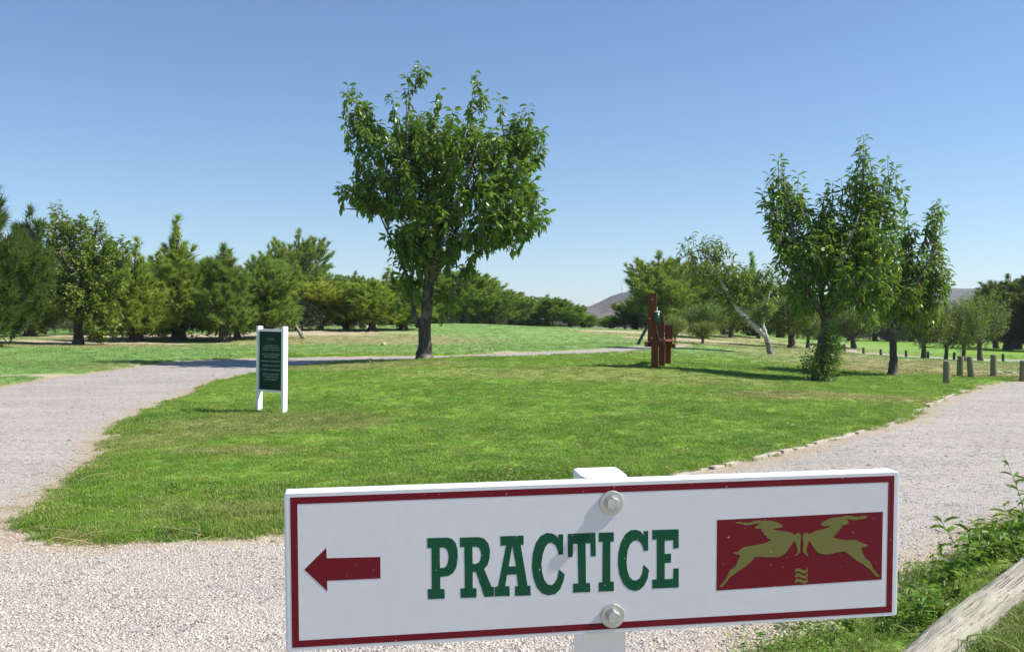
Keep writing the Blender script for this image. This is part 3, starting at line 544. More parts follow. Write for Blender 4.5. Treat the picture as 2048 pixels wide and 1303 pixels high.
# ------------------------------------------------------------------ small far things
def cyl_between(m, a, b, r0, r1, n=8): return m.tube([a, b], [r0, r1], n)
x, y = (594 - 1024) / FP * 44, 44.0; dl = MB(); z = g1(x, y)
dl.tube([(.40, -.6, .02), (.25, -.3, .16), (-.05, .2, .45), (-.35, .7, .78)], [.12, .095, .08, .065], 8, wob=.1, rng=r); dl.tube([(.32, -.45, .1), (.36, -.5, .2), (.33, -.5, .3)], [.05, .04, .03], 6)
o = dl.obj('fallen_trunk', M['dead_wood'], None, True); o.location = (x, y, z); tag(o, 'bare bleached fallen trunk propped under the pines by the notice sign', 'trunk')
mx, my = (738 - 1024) / FP * 57, 57.0; rm = empty('red_cart', (mx, my, g1(mx, my)), .3); tag(rm, 'red two wheeled cart half hidden among the pines', 'cart')
bevel(MB().box((-.34, -.3, .42), (.36, .3, .72)).obj('tray', M['red_paint'], rm), .03); bevel(MB().box((-.30, -.26, .721), (-.2, .26, .9)).obj('headboard', M['red_paint'], rm), .02)
for s_ in (-1, 1): MB().tube([(0, s_ * .33 - .03, .24), (0, s_ * .33 + .03, .24)], .24, 16).obj('wheel', M['rubber'], rm)
MB().tube([(.3, 0, .5), (.75, 0, .55), (.8, 0, .85)], .025, 8).obj('handle', M['red_paint'], rm)
for c, d in ((889, 64), (904, 64.5)):
    x, y = (c - 1024) / FP * d, d; o = MB().tube([(0, 0, -.3), (0, 0, .62), (0, 0, .65)], [.035, .035, .02], 10).obj('green_post', M['washer_green']); o.location = (x, y, g1(x, y)); tag(o, 'slim green post at the foot of the pine row', 'post', 'green posts by the pines')
mast = empty('radio_mast', (143, 1300, float(hill_z(143, 1300)))); tag(mast, 'thin radio mast on the purple hilltop', 'mast')
mm = MB(); [mm.tube([(.9 * math.cos(t), .9 * math.sin(t), -1), (.15 * math.cos(t), .15 * math.sin(t), 11)], .14, 4) for t in (0, 2.09, 4.19)]; mm.obj('lattice', M['zinc'], mast)
for h in (5, 8, 10.3): MB().box((-.9, -.12, h), (.9, .12, h + .25)).obj('cross_arm', M['zinc'], mast)
def house(c, d, w, dp, h, rz, lab):
    x, y = (c - 1024) / FP * d, d; e = empty('house', (x, y, g1(x, y)), rz); tag(e, lab, 'house')
    MB().box((-w / 2, -dp / 2, -.5), (w / 2, dp / 2, h)).obj('wall', M['plaster'], e)
    V_ = [(-w / 2 - .4, -dp / 2 - .4, h + .01), (w / 2 + .4, -dp / 2 - .4, h + .01), (w / 2 + .4, dp / 2 + .4, h + .01), (-w / 2 - .4, dp / 2 + .4, h + .01), (-w / 2 - .4, 0, h + dp * .22), (w / 2 + .4, 0, h + dp * .22)]
    MB().add(V_, [(0, 1, 5), (0, 5, 4), (2, 3, 4), (2, 4, 5), (3, 0, 4), (1, 2, 5), (0, 3, 2), (0, 2, 1)]).obj('roof', M['roof_tile'], e)
    for i in range(3):
        xx = -w * .32 + i * w * .32
        wi = MB().box((xx - .45, -dp / 2 - .04, .9), (xx + .45, -dp / 2 + .05, 2.1)).obj('window', M['white_post'], e); MB().box((xx - .38, -dp / 2 - .06, .97), (xx + .38, -dp / 2 - .0405, 2.03)).obj('pane', M['glass'], wi)
house(1835, 128, 7, 6, 2.4, .2, 'low pink walled house glimpsed through the orchard trunks'); house(1880, 132, 8, 6, 2.3, -.1, 'longer pink walled house glimpsed beside the dark trees'); house(1739, 140, 5, 5, 2.2, .3, 'smallest pinkish house glimpsed behind the fairway wood')
# ------------------------------------------------------------------ vegetation
LEAF_T = np.array([(0, 0, 0), (-.42, .32, .10), (.42, .32, .10), (-.36, .68, .07), (.36, .68, .07), (0, 1, -.16), (0, .5, 0)], float)
LEAF_F = np.array([(0, 6, 1), (0, 2, 6), (1, 6, 3), (2, 4, 6), (3, 6, 5), (4, 5, 6)])
def unit(v): return v / (np.linalg.norm(v, axis=-1, keepdims=True) + 1e-9)
def leaves(m, P, A, L, W, tint, rng, roll=.6):
    P = np.asarray(P); A = unit(np.asarray(A)); k = len(P); up = np.tile([0, 0, 1.], (k, 1)) + rng.normal(size=(k, 3)) * roll
    Xv = unit(np.cross(A, up)); Nv = np.cross(Xv, A)
    V = P[:, None] + LEAF_T[None, :, 0, None] * W[:, None, None] * Xv[:, None] + LEAF_T[None, :, 1, None] * L[:, None, None] * A[:, None] + LEAF_T[None, :, 2, None] * L[:, None, None] * Nv[:, None]
    F = LEAF_F[None] + (np.arange(k) * 7)[:, None, None]
    m.add(V.reshape(-1, 3), F.reshape(-1, 3), np.repeat(tint, 7))
def needles(m, P, D, L, w, k, spread, tint, rng):
    n = len(P); Pn = np.repeat(P, k, 0); Dn = unit(np.repeat(D, k, 0) + rng.normal(size=(n * k, 3)) * spread); Ln = np.repeat(L, k) * rng.uniform(.6, 1.1, n * k)
    S_ = unit(np.cross(Dn, rng.normal(size=(n * k, 3)))) * w; bend = np.zeros((n * k, 3)); bend[:, 2] = .1 * Ln
    V = np.stack([Pn - S_ * .5, Pn + S_ * .5, Pn + Dn * Ln[:, None] + bend], 1)
    m.add(V.reshape(-1, 3), np.arange(n * k * 3).reshape(-1, 3), np.repeat(np.repeat(tint, k), 3))
def grow(seed, limbs, ells, n, mind, foliage, up=.8, out=.5, slen=(.35, .7), spires=(), shell=.33, twig=.010, sides=8, rnode=.35):
    """limbs: [(points, radii, tint0, tint1)], ells: [(x,y,z,rx,ry,rz,weight)]; returns trunk and crown builders"""
    rng = np.random.default_rng(seed); tr, cr = MB(), MB(); nodes = []
    for P, R, t0, t1 in limbs:
        P = np.asarray(P, float); t = np.linspace(0, 1, len(P)); tt = np.linspace(0, 1, max(6, len(P) * 3)); q = np.c_[[np.interp(tt, t, P[:, i]) for i in range(3)]].T
        q[1:-1] += rng.normal(size=q[1:-1].shape) * np.interp(tt, t, R)[1:-1, None] * .07
        k0 = 9 if max(R) > .1 else sides
        tr.tube(q, np.interp(tt, t, R), k0, wob=.14, rng=rng, tint=np.r_[np.repeat(np.linspace(t0, t1, len(q)), k0), t0, t1])
        for p_ in q[int(len(q) * .4):]: nodes.append(p_)
    W_ = np.array([(e[3] * e[4] * e[5]) ** .66 for e in ells]); W_ = W_ / W_.sum(); pts = []
    E_ = np.array([e[:6] for e in ells]); tries = 0
    while len(pts) < n and tries < n * 14:
        tries += 1; e = E_[rng.choice(len(E_), p=W_)]; d = unit(rng.normal(size=3)); p_ = e[:3] + d * e[3:6] * rng.random() ** shell
        if pts and (np.sum((np.array(pts) - p_) ** 2, 1) < mind ** 2).any(): continue
        pts.append(p_)
    pts = np.array(pts); N0 = np.array(nodes); order = np.argsort([np.min(np.linalg.norm(N0 - p_, axis=1)) for p_ in pts])
    cen = E_[:, :3].mean(0); shoots = []
    for i in order:
        p_ = pts[i]; o_ = p_ - cen; o_[2] *= .35; dr = unit(np.array([0, 0, up]) + unit(o_) * out + rng.normal(size=3) * .22); l = rng.uniform(*slen); shoots.append((p_ - dr * l, p_))
    for tip, l in spires: tip = np.array(tip); shoots.append((tip - np.array([rng.normal() * .08, rng.normal() * .08, l]), tip))
    for b_, p_ in shoots:
        NA = np.array(nodes); cost = np.linalg.norm(NA - b_, axis=1) + .7 * np.maximum(0, NA[:, 2] - b_[2]); a_ = NA[np.argmin(cost)]
        mid = (a_ + b_) / 2 + rng.normal(size=3) * .05 * np.linalg.norm(b_ - a_); mid[2] -= .08 * np.linalg.norm(b_ - a_)
        ln_ = np.linalg.norm(b_ - a_) + np.linalg.norm(p_ - b_); r0 = twig * (1 + ln_ * .9)
        tr.tube([a_, mid, b_, p_], [r0, r0 * .8, r0 * .6, r0 * .22], 4, cap=False, tint=.6); nodes += [mid, b_]
    B_ = np.array([s_[0] for s_ in shoots]); T_ = np.array([s_[1] for s_ in shoots]); foliage(cr, B_, T_, rng); return tr, cr
def leaf_foliage(per, L, Wf, el=(.15, -1.15), pet=.03, roll=.6):
    def f(m, B_, T_, rng):
        ln_ = np.linalg.norm(T_ - B_, axis=1); cnt = np.maximum(4, (ln_ * per).astype(int)); idx = np.repeat(np.arange(len(B_)), cnt)
        t = rng.random(len(idx)) ** .8; t[np.r_[0, np.cumsum(cnt)[:-1]]] = 1.; P = B_[idx] + (T_ - B_)[idx] * t[:, None]
        az = rng.random(len(idx)) * 2 * np.pi; e_ = el[1] + (el[0] - el[1]) * np.clip(t + rng.normal(size=len(idx)) * .25, 0, 1.15) ** 1.5
        A = np.c_[np.cos(az) * np.cos(e_), np.sin(az) * np.cos(e_), np.sin(e_)]; P = P + A * pet * rng.uniform(.5, 2.0, len(idx))[:, None]
        ll = L * rng.uniform(.65, 1.2, len(idx)); leaves(m, P, A, ll, ll * Wf * rng.uniform(.85, 1.15, len(idx)), rng.random(len(idx)) * .9 + .1 * rng.random(len(B_))[idx], rng, roll)
    return f
def needle_foliage(tufts, L, w, k, spread=.42, jit=.055):
    def f(m, B_, T_, rng):
        idx = np.repeat(np.arange(len(B_)), tufts); t = rng.random(len(idx)) ** .6; D = unit(T_ - B_)[idx]
        P = B_[idx] + (T_ - B_)[idx] * t[:, None] + rng.normal(size=(len(idx), 3)) * jit * (1.1 - t)[:, None]
        D = unit(D + rng.normal(size=D.shape) * .30 * (1.2 - t)[:, None]); tint = np.clip(rng.random(len(B_))[idx] * .7 + rng.random(len(idx)) * .35, 0, 1)
        needles(m, P, D, L * rng.uniform(.8, 1.2, len(idx)), w, k, spread, tint, rng)
    return f
EXT = {}
def tree_meshes(nm, tc, leafm, barkm):
    v = np.vstack(tc[1].V); EXT[nm] = (np.percentile(v[:, 2], 99.9), np.percentile(np.abs(v[:, :2]), 96) * 2)
    return (tc[0].mesh(nm + '_trunk', M[barkm], True), tc[1].mesh(nm + '_crown', M[leafm]))
def plant_tree(nm, ms, loc, rz, sc, color, lab, cat='tree', grp=None):
    e = empty(nm, loc, rz); e.scale = sc; tag(e, lab, cat, grp)
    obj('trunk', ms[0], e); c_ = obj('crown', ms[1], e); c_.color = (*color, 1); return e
def survey(cx, row, d):
    k = d / FP
    def P(L, y1=0., y0=0.): n_ = len(L); return [((c - cx) * k, y0 + (y1 - y0) * i / max(1, n_ - 1), (row - r_) * k) for i, (c, r_) in enumerate(L)]
    def E(L): return [((c - cx) * k, y_, (row - r_) * k, rx * k, ry, rz * k) for c, r_, rx, rz, y_, ry in L]
    return k, P, E
WHITE = (1, 1, 1)
# --- the large cherry in the middle of the lawn
k, P, E = survey(848, 720, 25)
limbs = [(P([(848,728),(849,712),(850,690),(851,645),(855,600),(858,562)]), [.29,.215,.170,.150,.145,.145], 0, .35),
         (P([(857,568),(851,520),(841,465),(829,400),(816,320),(816,200)], -.25), [.10,.09,.075,.06,.04,.012], .6, 1),
         (P([(860,568),(880,532),(908,502),(952,466),(1000,440),(1045,395)], -.3), [.10,.085,.07,.055,.04,.015], .5, 1),
         (P([(858,565),(869,515),(889,450),(902,380),(915,300),(950,190)], .5), [.095,.085,.065,.05,.035,.01], .6, 1),
         (P([(838,655),(828,625),(826,580),(800,515),(765,440)], -.2), [.075,.06,.05,.04,.02], .2, .8),
         (P([(858,570),(860,520),(850,440),(860,350),(875,250)], 1.1), [.085,.075,.055,.04,.015], .5, 1), (P([(858,575),(870,530),(900,450),(930,380),(960,300)], -1.1), [.085,.075,.055,.04,.015], .5, 1),
         (P([(852,470),(800,400),(750,330),(720,250)], .3), [.06,.045,.035,.015], .8, 1), (P([(920,490),(980,400),(1030,310),(1050,250)], .6), [.06,.045,.035,.015], .8, 1),
         (P([(860,615),(885,600),(912,580),(930,545)], -.2), [.035,.028,.02,.01], .5, .8)]
ells = E([(735,275,48,75,.0,.75),(718,235,30,45,0,.5),(1050,275,38,50,.1,.6),(830,310,85,100,-.2,1.2),(835,300,85,95,.7,.9),(940,300,80,85,-.3,1.2),(1030,330,60,90,0,1.0),(745,385,62,40,-.1,.9),(715,378,32,24,-.1,.5),(850,420,85,75,-.3,1.3),(985,405,92,72,-.2,1.3),
          (1055,420,48,52,0,.8),(1010,462,60,26,-.1,.7),(815,480,52,45,.0,.9),(815,545,38,48,-.1,.5),(860,500,50,40,-.4,.7),(915,480,55,28,-.2,.7),(900,590,32,24,-.25,.3),(945,525,16,20,-.1,.25)])
sp = [((c - 848) * k, y_, (720 - r_) * k) for c, r_, y_ in [(697,172,0),(712,178,.2),(735,208,.3),(786,192,-.3),(815,148,0),(843,126,.1),(848,135,-.1),(838,140,0),(880,186,-.4),(905,212,.3),(952,142,0),(946,182,.1),(965,190,-.2),(1000,190,.3),(1028,228,.2),(1058,214,-.1),(1082,255,.2),(858,212,.5)]]
spires = list(zip(sp, [.7,.5,.6,.9,1.2,.5,.45,.5,.7,.5,.9,.7,.6,.6,.5,.7,.5,.5]))
tc = grow(11, limbs, ells, 740, .135, leaf_foliage(42, .205, .47, (.0, -1.35)), .75, .5, (.30, .62), spires, .40)
bt = plant_tree('cherry_tree', tree_meshes('cherry', tc, 'cherry_leaf', 'cherry_bark'), ((848 - 1024) / FP * 25, 25, g1((848 - 1024) / FP * 25, 25)), 0, (1, 1, 1), (1.2, 1.15, 1.0), 'large dense cherry tree with thick scarred trunk at the path edge')
# --- the tall cherry on the right with shoots round its foot
k, P, E = survey(1637, 764, 22)
limbs = [(P([(1634,772),(1636,755),(1640,715),(1648,670),(1652,632)]), [.20,.150,.120,.100,.09], 0, .1),
         (P([(1650,640),(1625,600),(1605,560),(1590,500),(1570,420),(1558,330)], -.2), [.085,.07,.06,.045,.03,.01], .4, .9), (P([(1652,638),(1645,590),(1638,540),(1645,470),(1660,390)], .4), [.08,.065,.055,.04,.015], .6, 1),
         (P([(1654,640),(1680,600),(1705,565),(1715,500),(1722,400),(1728,300)], -.1), [.09,.075,.06,.05,.035,.01], .5, 1), (P([(1654,635),(1690,590),(1730,540),(1765,450),(1780,350)], .3), [.08,.065,.05,.035,.012], .5, 1), (P([(1652,636),(1655,590),(1668,520),(1690,440)], -.9), [.075,.06,.04,.015], .5, .9)]
ells = E([(1556,385,32,45,0,.4),(1560,440,40,50,0,.5),(1600,420,28,60,.1,.5),(1590,500,42,60,-.1,.7),(1645,480,40,70,-.1,.8),(1668,430,28,50,.2,.5),(1728,380,36,80,0,.55),(1770,400,32,60,.2,.5),(1735,480,60,70,-.1,.9),(1690,530,75,65,-.2,1.0),(1610,565,48,45,0,.7),(1750,560,42,45,.1,.7)])
sp = [((c - 1637) * k, y_, (764 - r_) * k) for c, r_, y_ in [(1557,314,0),(1541,350,.1),(1597,350,0),(1605,375,.2),(1667,365,.1),(1680,358,-.1),(1728,275,0),(1722,300,.1),(1735,310,-.1),(1778,318,.1),(1788,340,0),(1806,372,.1),(1650,388,.2),(1525,385,0)]]
tc = grow(12, limbs, ells, 335, .145, leaf_foliage(42, .19, .34, (.1, -1.25)), .95, .3, (.35, .7), list(zip(sp, [.8,.5,.7,.5,.6,.6,1.2,.8,.8,.8,.6,.5,.5,.5])), .42)
e = plant_tree('cherry_tree', tree_meshes('tall_cherry', tc, 'cherry_leaf', 'cherry_bark'), ((1637 - 1024) / FP * 22, 22, g1((1637 - 1024) / FP * 22, 22)), 0, (1, 1, 1), (1.2, 1.2, 1.05), 'tall spiky cherry tree with leafy shoots sprouting round its dark trunk')
bs = grow(13, [(P([(1640,770),(1640,700)]), [.03, .02], 0, 0)], E([(1625,715,20,42,-.15,.35),(1662,705,22,48,-.15,.35),(1610,728,14,26,0,.3),(1645,740,36,22,-.2,.35),(1660,660,22,26,-.1,.3),(1688,690,10,14,0,.2)]), 190, .06, leaf_foliage(42, .075, .45, (.4, -.7)), .9, .5, (.2, .4), (), .5, .004)
o = bs[1].obj('basal_shoots', M['orchard_leaf'], e); o.color = (.95, 1.15, .9, 1); bs[0].obj('basal_stems', M['cherry_bark'], e)
# --- its smaller neighbour
k, P, E = survey(1787, 752, 24.5)
limbs = [(P([(1786,760),(1787,745),(1787,710),(1785,665),(1787,640)]), [.17,.125,.092,.085,.085], 0, .2), (P([(1786,645),(1770,612),(1752,590),(1740,540),(1735,490)], -.1), [.075,.06,.05,.03,.012], .9, 1),
         (P([(1787,645),(1800,610),(1815,560),(1815,500),(1816,440)], .2), [.07,.06,.045,.03,.01], .6, 1), (P([(1788,645),(1825,595),(1855,540),(1868,480),(1875,415)], -.1), [.07,.06,.045,.03,.01], .6, 1), (P([(1787,642),(1790,590),(1785,520),(1800,470)], .8), [.06,.05,.035,.012], .6, 1), (P([(1787,642),(1800,600),(1830,550),(1850,500)], -.7), [.06,.05,.035,.012], .6, 1),
         (P([(1790,665),(1803,655),(1808,630),(1806,610)]), [.035,.03,.025,.015], 0, .3)]
ells = E([(1873,445,17,34,0,.3),(1866,510,22,45,0,.45),(1815,475,18,38,.1,.35),(1815,540,36,52,0,.8),(1760,530,40,58,.1,.8),(1870,565,34,38,0,.6),(1785,585,50,30,-.1,.8),(1845,600,38,26,0,.6)])
sp = [((c - 1787) * k, y_, (752 - r_) * k) for c, r_, y_ in [(1872,402,0),(1888,410,.1),(1816,428,0),(1808,455,.2),(1860,430,.1),(1900,520,.1),(1846,510,0),(1775,480,.1)]]
tc = grow(14, limbs, ells, 250, .13, leaf_foliage(40, .18, .36, (.1, -1.2)), .9, .35, (.3, .6), list(zip(sp, [.6,.5,.7,.5,.5,.5,.5,.5])), .42)
plant_tree('cherry_tree', tree_meshes('slim_cherry', tc, 'cherry_leaf', 'cherry_bark'), ((1787 - 1024) / FP * 24.5, 24.5, g1((1787 - 1024) / FP * 24.5, 24.5)), 0, (1, 1, 1), (1.35, 1.25, 1.0), 'slim open cherry tree with pale forked limbs and a clear straight trunk')
# --- leaning cherry
k, P, E = survey(1541, 709, 35)
limbs = [(P([(1543,714),(1538,695),(1530,668),(1526,655)]), [.125,.10,.085,.08], .8, 1.5), (P([(1529,672),(1500,645),(1475,620),(1455,590),(1440,565),(1425,540),(1405,505)], -.3), [.09,.085,.075,.065,.05,.035,.012], 1.5, 1.4),
         (P([(1490,635),(1482,610),(1478,590),(1470,540)], .3), [.05,.045,.035,.012], 1.5, 1.4), (P([(1526,657),(1528,640),(1535,610),(1545,570),(1520,540)], .3), [.055,.05,.04,.03,.01], 1.4, 1.2), (P([(1455,590),(1425,575),(1400,545),(1380,505)], .5), [.05,.045,.03,.012], 1.5, 1.4)]
ells = E([(1390,500,26,28,0,.6),(1425,495,30,30,.2,.6),(1410,535,42,32,0,.9),(1460,545,40,36,0,.9),(1505,560,45,34,.2,.9),(1545,555,28,38,.2,.6),(1450,590,34,26,0,.7),(1525,610,32,34,.2,.7),(1490,600,20,24,0,.5)])
sp = [((c - 1541) * k, 0, (709 - r_) * k) for c, r_ in [(1384,466),(1376,478),(1408,474),(1440,472),(1434,482),(1360,498),(1470,508),(1366,485)]]
tc = grow(15, limbs, ells, 200, .18, leaf_foliage(26, .19, .36, (.1, -1.1)), .6, .6, (.35, .7), list(zip(sp, [.5,.5,.5,.6,.5,.4,.4,.4])), .5)
plant_tree('cherry_tree', tree_meshes('leaning_cherry', tc, 'cherry_leaf', 'cherry_bark'), ((1541 - 1024) / FP * 35, 35, g1((1541 - 1024) / FP * 35, 35)), 0, (1, 1, 1), (1.35, 1.1, .9), 'sparse cherry tree with white trunk leaning towards the bench')
# --- broad oak-like tree at the left
k, P, E = survey(157, 689, 38)
limbs = [(P([(155,694),(157,675),(156,655),(158,630)]), [.24,.19,.17,.16], 0, 0), (P([(157,635),(135,580),(115,510),(110,440)], 0), [.11,.08,.05,.015], 0, .2), (P([(158,635),(175,570),(180,490),(190,430)], .4), [.11,.08,.05,.015], 0, .2), (P([(158,640),(200,600),(230,540),(250,490)], -.3), [.1,.07,.045,.015], 0, .2), (P([(158,640),(160,580),(150,500)], -1.2), [.1,.07,.02], 0, .2)]
ells = E([(115,455,34,42,0,1.0),(180,480,45,50,0,1.3),(130,540,60,60,-.3,1.5),(215,540,55,60,-.2,1.4),(240,500,30,34,0,.8),(170,600,70,45,-.5,1.5),(215,630,38,48,-.4,1.1),(205,665,26,22,-.3,.6)])
tc = grow(16, limbs, ells, 800, .13, leaf_foliage(50, .14, .62, (.5, -.8)), .5, .8, (.25, .5), [((-52 * k, 0, 282 * k), .5), ((-38 * k, 0, 286 * k), .5), ((33 * k, 0, 262 * k), .4)], .36)
plant_tree('oak_tree', tree_meshes('oak', tc, 'oak_leaf', 'pine_bark'), ((157 - 1024) / FP * 38, 38, g1((157 - 1024) / FP * 38, 38)), 0, (1, 1, 1), (1.35, 1.25, .95), 'broad yellow green oak with dark trunk beside the needle pine')
# --- orchard trees (two builds, copied)
def orchard(seed, H_=3.2, W_=1.15):
    r = np.random.default_rng(seed); limbs = [([(0, 0, -.1), (0, .02, .1), (.02, 0, .5), (0, 0, .8)], [.15, .11, .09, .085], 0, .1)]; ells = [(0, 0, 2.05, W_, W_, .6), (.3, 0, 2.5, W_ * .75, W_ * .75, .5), (-.4, .2, 2.3, W_ * .7, W_ * .7, .6), (.1, -.3, 1.6, W_ * .7, W_ * .7, .35)]
    for i in range(8):
        a_ = i / 8 * 6.28 + r.random() * .5; q = W_ * r.uniform(.5, .85); limbs.append(([(0, 0, .72), (q * .35 * math.cos(a_), q * .35 * math.sin(a_), 1.1), (q * .8 * math.cos(a_), q * .8 * math.sin(a_), 1.7), (q * math.cos(a_), q * math.sin(a_), 2.6)], [.045, .038, .028, .01], .1, .3))
    sp_ = [((r.normal() * .55, r.normal() * .55, H_ - r.random() * .35), .8) for _ in range(14)]
    return grow(seed, limbs, ells, 270, .12, leaf_foliage(36, .105, .38, (.6, -.8)), 1.5, .2, (.4, .9), sp_, .45, .006)
om = [tree_meshes('orchard%d' % i, orchard(30 + i), 'orchard_leaf', 'pine_bark') for i in range(3)]
def put(nm, ms, meshH, meshW, c, d, top, wpx, color, lab, cat, grp=None, rz=0.):
    x, y = (c - 1024) / FP * d, d; z = g1(x, y); h = (651.5 - top) / FP * d + EYE - z; w = wpx / FP * d; meshH, meshW = EXT[ms[1].name.rsplit('_crown', 1)[0]]
    return plant_tree(nm, ms, (x, y, z - .02), rz, (w / meshW, w / meshW, h / meshH), color, lab, cat, grp)
for i, (c, d, top, w, col, lab) in enumerate([(1847,46.5,590,92,(1.15,.95,.8),'vase shaped orchard tree with reddish tinged leaves and widely spread forking limbs'),(1893,47,600,70,(1.05,1,.9),'narrow orchard tree with straight thin trunk between two wider orchard trees'),(1928,47.5,588,72,(.95,1,.9),'orchard tree with low forked trunk beside the round crowned orchard tree'),
        (1960,52,578,90,(1,1.05,.85),'full round crowned orchard tree in front of the dark wood'),(1706,60,600,95,(.95,1.05,.9),'orchard tree standing where the narrow far path begins'),(1582,46,575,120,(.9,1.0,.9),'broad orchard tree between the leaning cherry and the tall cherry'),(1616,52,600,70,(.85,1,.85),'thin orchard tree half hidden behind the shoots of the tall cherry'),
        (1412,52,596,84,(.8,1,.8),'upright dense orchard tree behind the bench'),(1462,55,596,70,(.85,1,.85),'upright orchard tree behind the leaning white trunk'),(1516,57,600,70,(.85,1,.85),'orchard tree in the shade behind the leaning cherry fork'),(1350,44,625,46,(1.45,1.3,1.0),'small yellowing orchard sapling behind the bench seat'),(1405,45,638,50,(1.2,1.15,.9),'low white limbed orchard sapling on the dry ground')]):
    put('orchard_tree', om[i % 3], 3.2, 2.6, c, d, top, w, col, lab, 'tree', 'orchard trees beyond the lawn', i * 1.1)
# --- pines: six builds of different habit, copied
def pine(seed, ells, tufts=17, n=300, mind=.16, L=.23, k=9, trunk=.13, lean=0., up=1.1, out=.55, slen=(.42, .85), H_=5., spread=.33):
    r = np.random.default_rng(seed); P_ = [(0, 0, -.15), (.01, 0, .5), (lean * .3, .03, 1.6), (lean * .7, -.03, 3.), (lean, 0, H_ * .93)]; limbs = [(P_, [trunk * 1.5, trunk, trunk * .8, trunk * .5, .015], 0, .2)]
    for i in range(16):
        z_ = .9 + 3.4 * i / 16; a_ = i * 2.4; e_ = ells[int(r.integers(len(ells)))]; l = .65 * max(.3, min(e_[3], 1.6)) * (1 - .5 * i / 16); limbs.append(([(lean * z_ / 5, 0, z_), (lean * z_ / 5 + l * .5 * math.cos(a_), l * .5 * math.sin(a_), z_ + .1 + .2 * l), (lean * z_ / 5 + l * math.cos(a_), l * math.sin(a_), z_ + .45 * l)], [.035, .025, .01], 0, .2))
    return grow(seed, limbs, ells, n, mind, needle_foliage(tufts, L, .022, k, spread), up, out, slen, [((lean, 0, H_), .5)], .36, .008, 5)
PM = {}
PM['cone'] = (pine(41, [(0,0,1.2,1.15,1.15,.75),(0,0,2.0,.95,.95,.7),(.1,0,2.9,.62,.62,.6),(0,.1,3.6,.38,.38,.5),(0,0,4.2,.16,.16,.4)]), 5., 2.4)
PM['egg'] = (pine(42, [(0,0,1.6,1.25,1.25,1.0),(.2,.1,2.7,1.2,1.2,1.1),(-.3,0,3.4,.9,.9,.9),(.3,-.2,3.9,.7,.7,.7),(0,0,4.4,.45,.45,.45)], n=370), 5., 2.6)
PM['round'] = (pine(43, [(-.5,0,2.6,1.0,1.0,1.0),(.5,.2,2.7,1.0,1.0,1.1),(0,-.4,3.4,1.1,1.0,1.0),(.2,.3,4.0,.8,.8,.75),(-.4,0,3.9,.7,.7,.7),(0,0,1.6,.9,.9,.6)], n=370, up=.85), 5., 3.0)
PM['tufted'] = (pine(44, [(0,0,1.5,1.0,1.0,.8),(.1,0,2.4,.9,.9,.7),(-.2,0,3.2,.75,.75,.7),(.25,0,3.8,.5,.5,.6),(-.1,0,4.4,.35,.35,.4)], n=210, mind=.2, L=.28, k=11, spread=.55, up=1.0, slen=(.35, .7)), 5., 2.2)
PM['lobed'] = (pine(45, [(-1.0,0,2.6,.8,.8,.8),(-.5,.2,3.8,.7,.7,.9),(.4,-.2,3.6,.8,.8,1.0),(1.0,.1,2.8,.75,.75,.8),(.2,.3,2.4,1.1,1.0,.8),(0,0,1.5,1.1,1.1,.6),(-.1,.2,4.4,.4,.4,.5),(.9,0,3.6,.4,.4,.5)], n=400, tufts=15), 5., 3.6)
PM['spread'] = (pine(46, [(0,0,1.2,1.5,1.5,.7),(.3,0,2.2,1.5,1.5,.8),(-.2,0,3.1,1.0,1.0,.8),(.1,0,4.0,.5,.5,.7)], n=400, mind=.18, L=.32, k=10, spread=.5, trunk=.16), 5., 3.2)
PM = {k_: (tree_meshes('pine_' + k_, v[0], 'needle', 'pine_bark'), v[1], v[2]) for k_, v in PM.items()}
LT, MD, DK, YL, BG_ = (1.2, 1.2, .95), (.75, .85, .8), (.27, .35, .32), (1.6, 1.35, .8), (1.0, 1.12, 1.1)
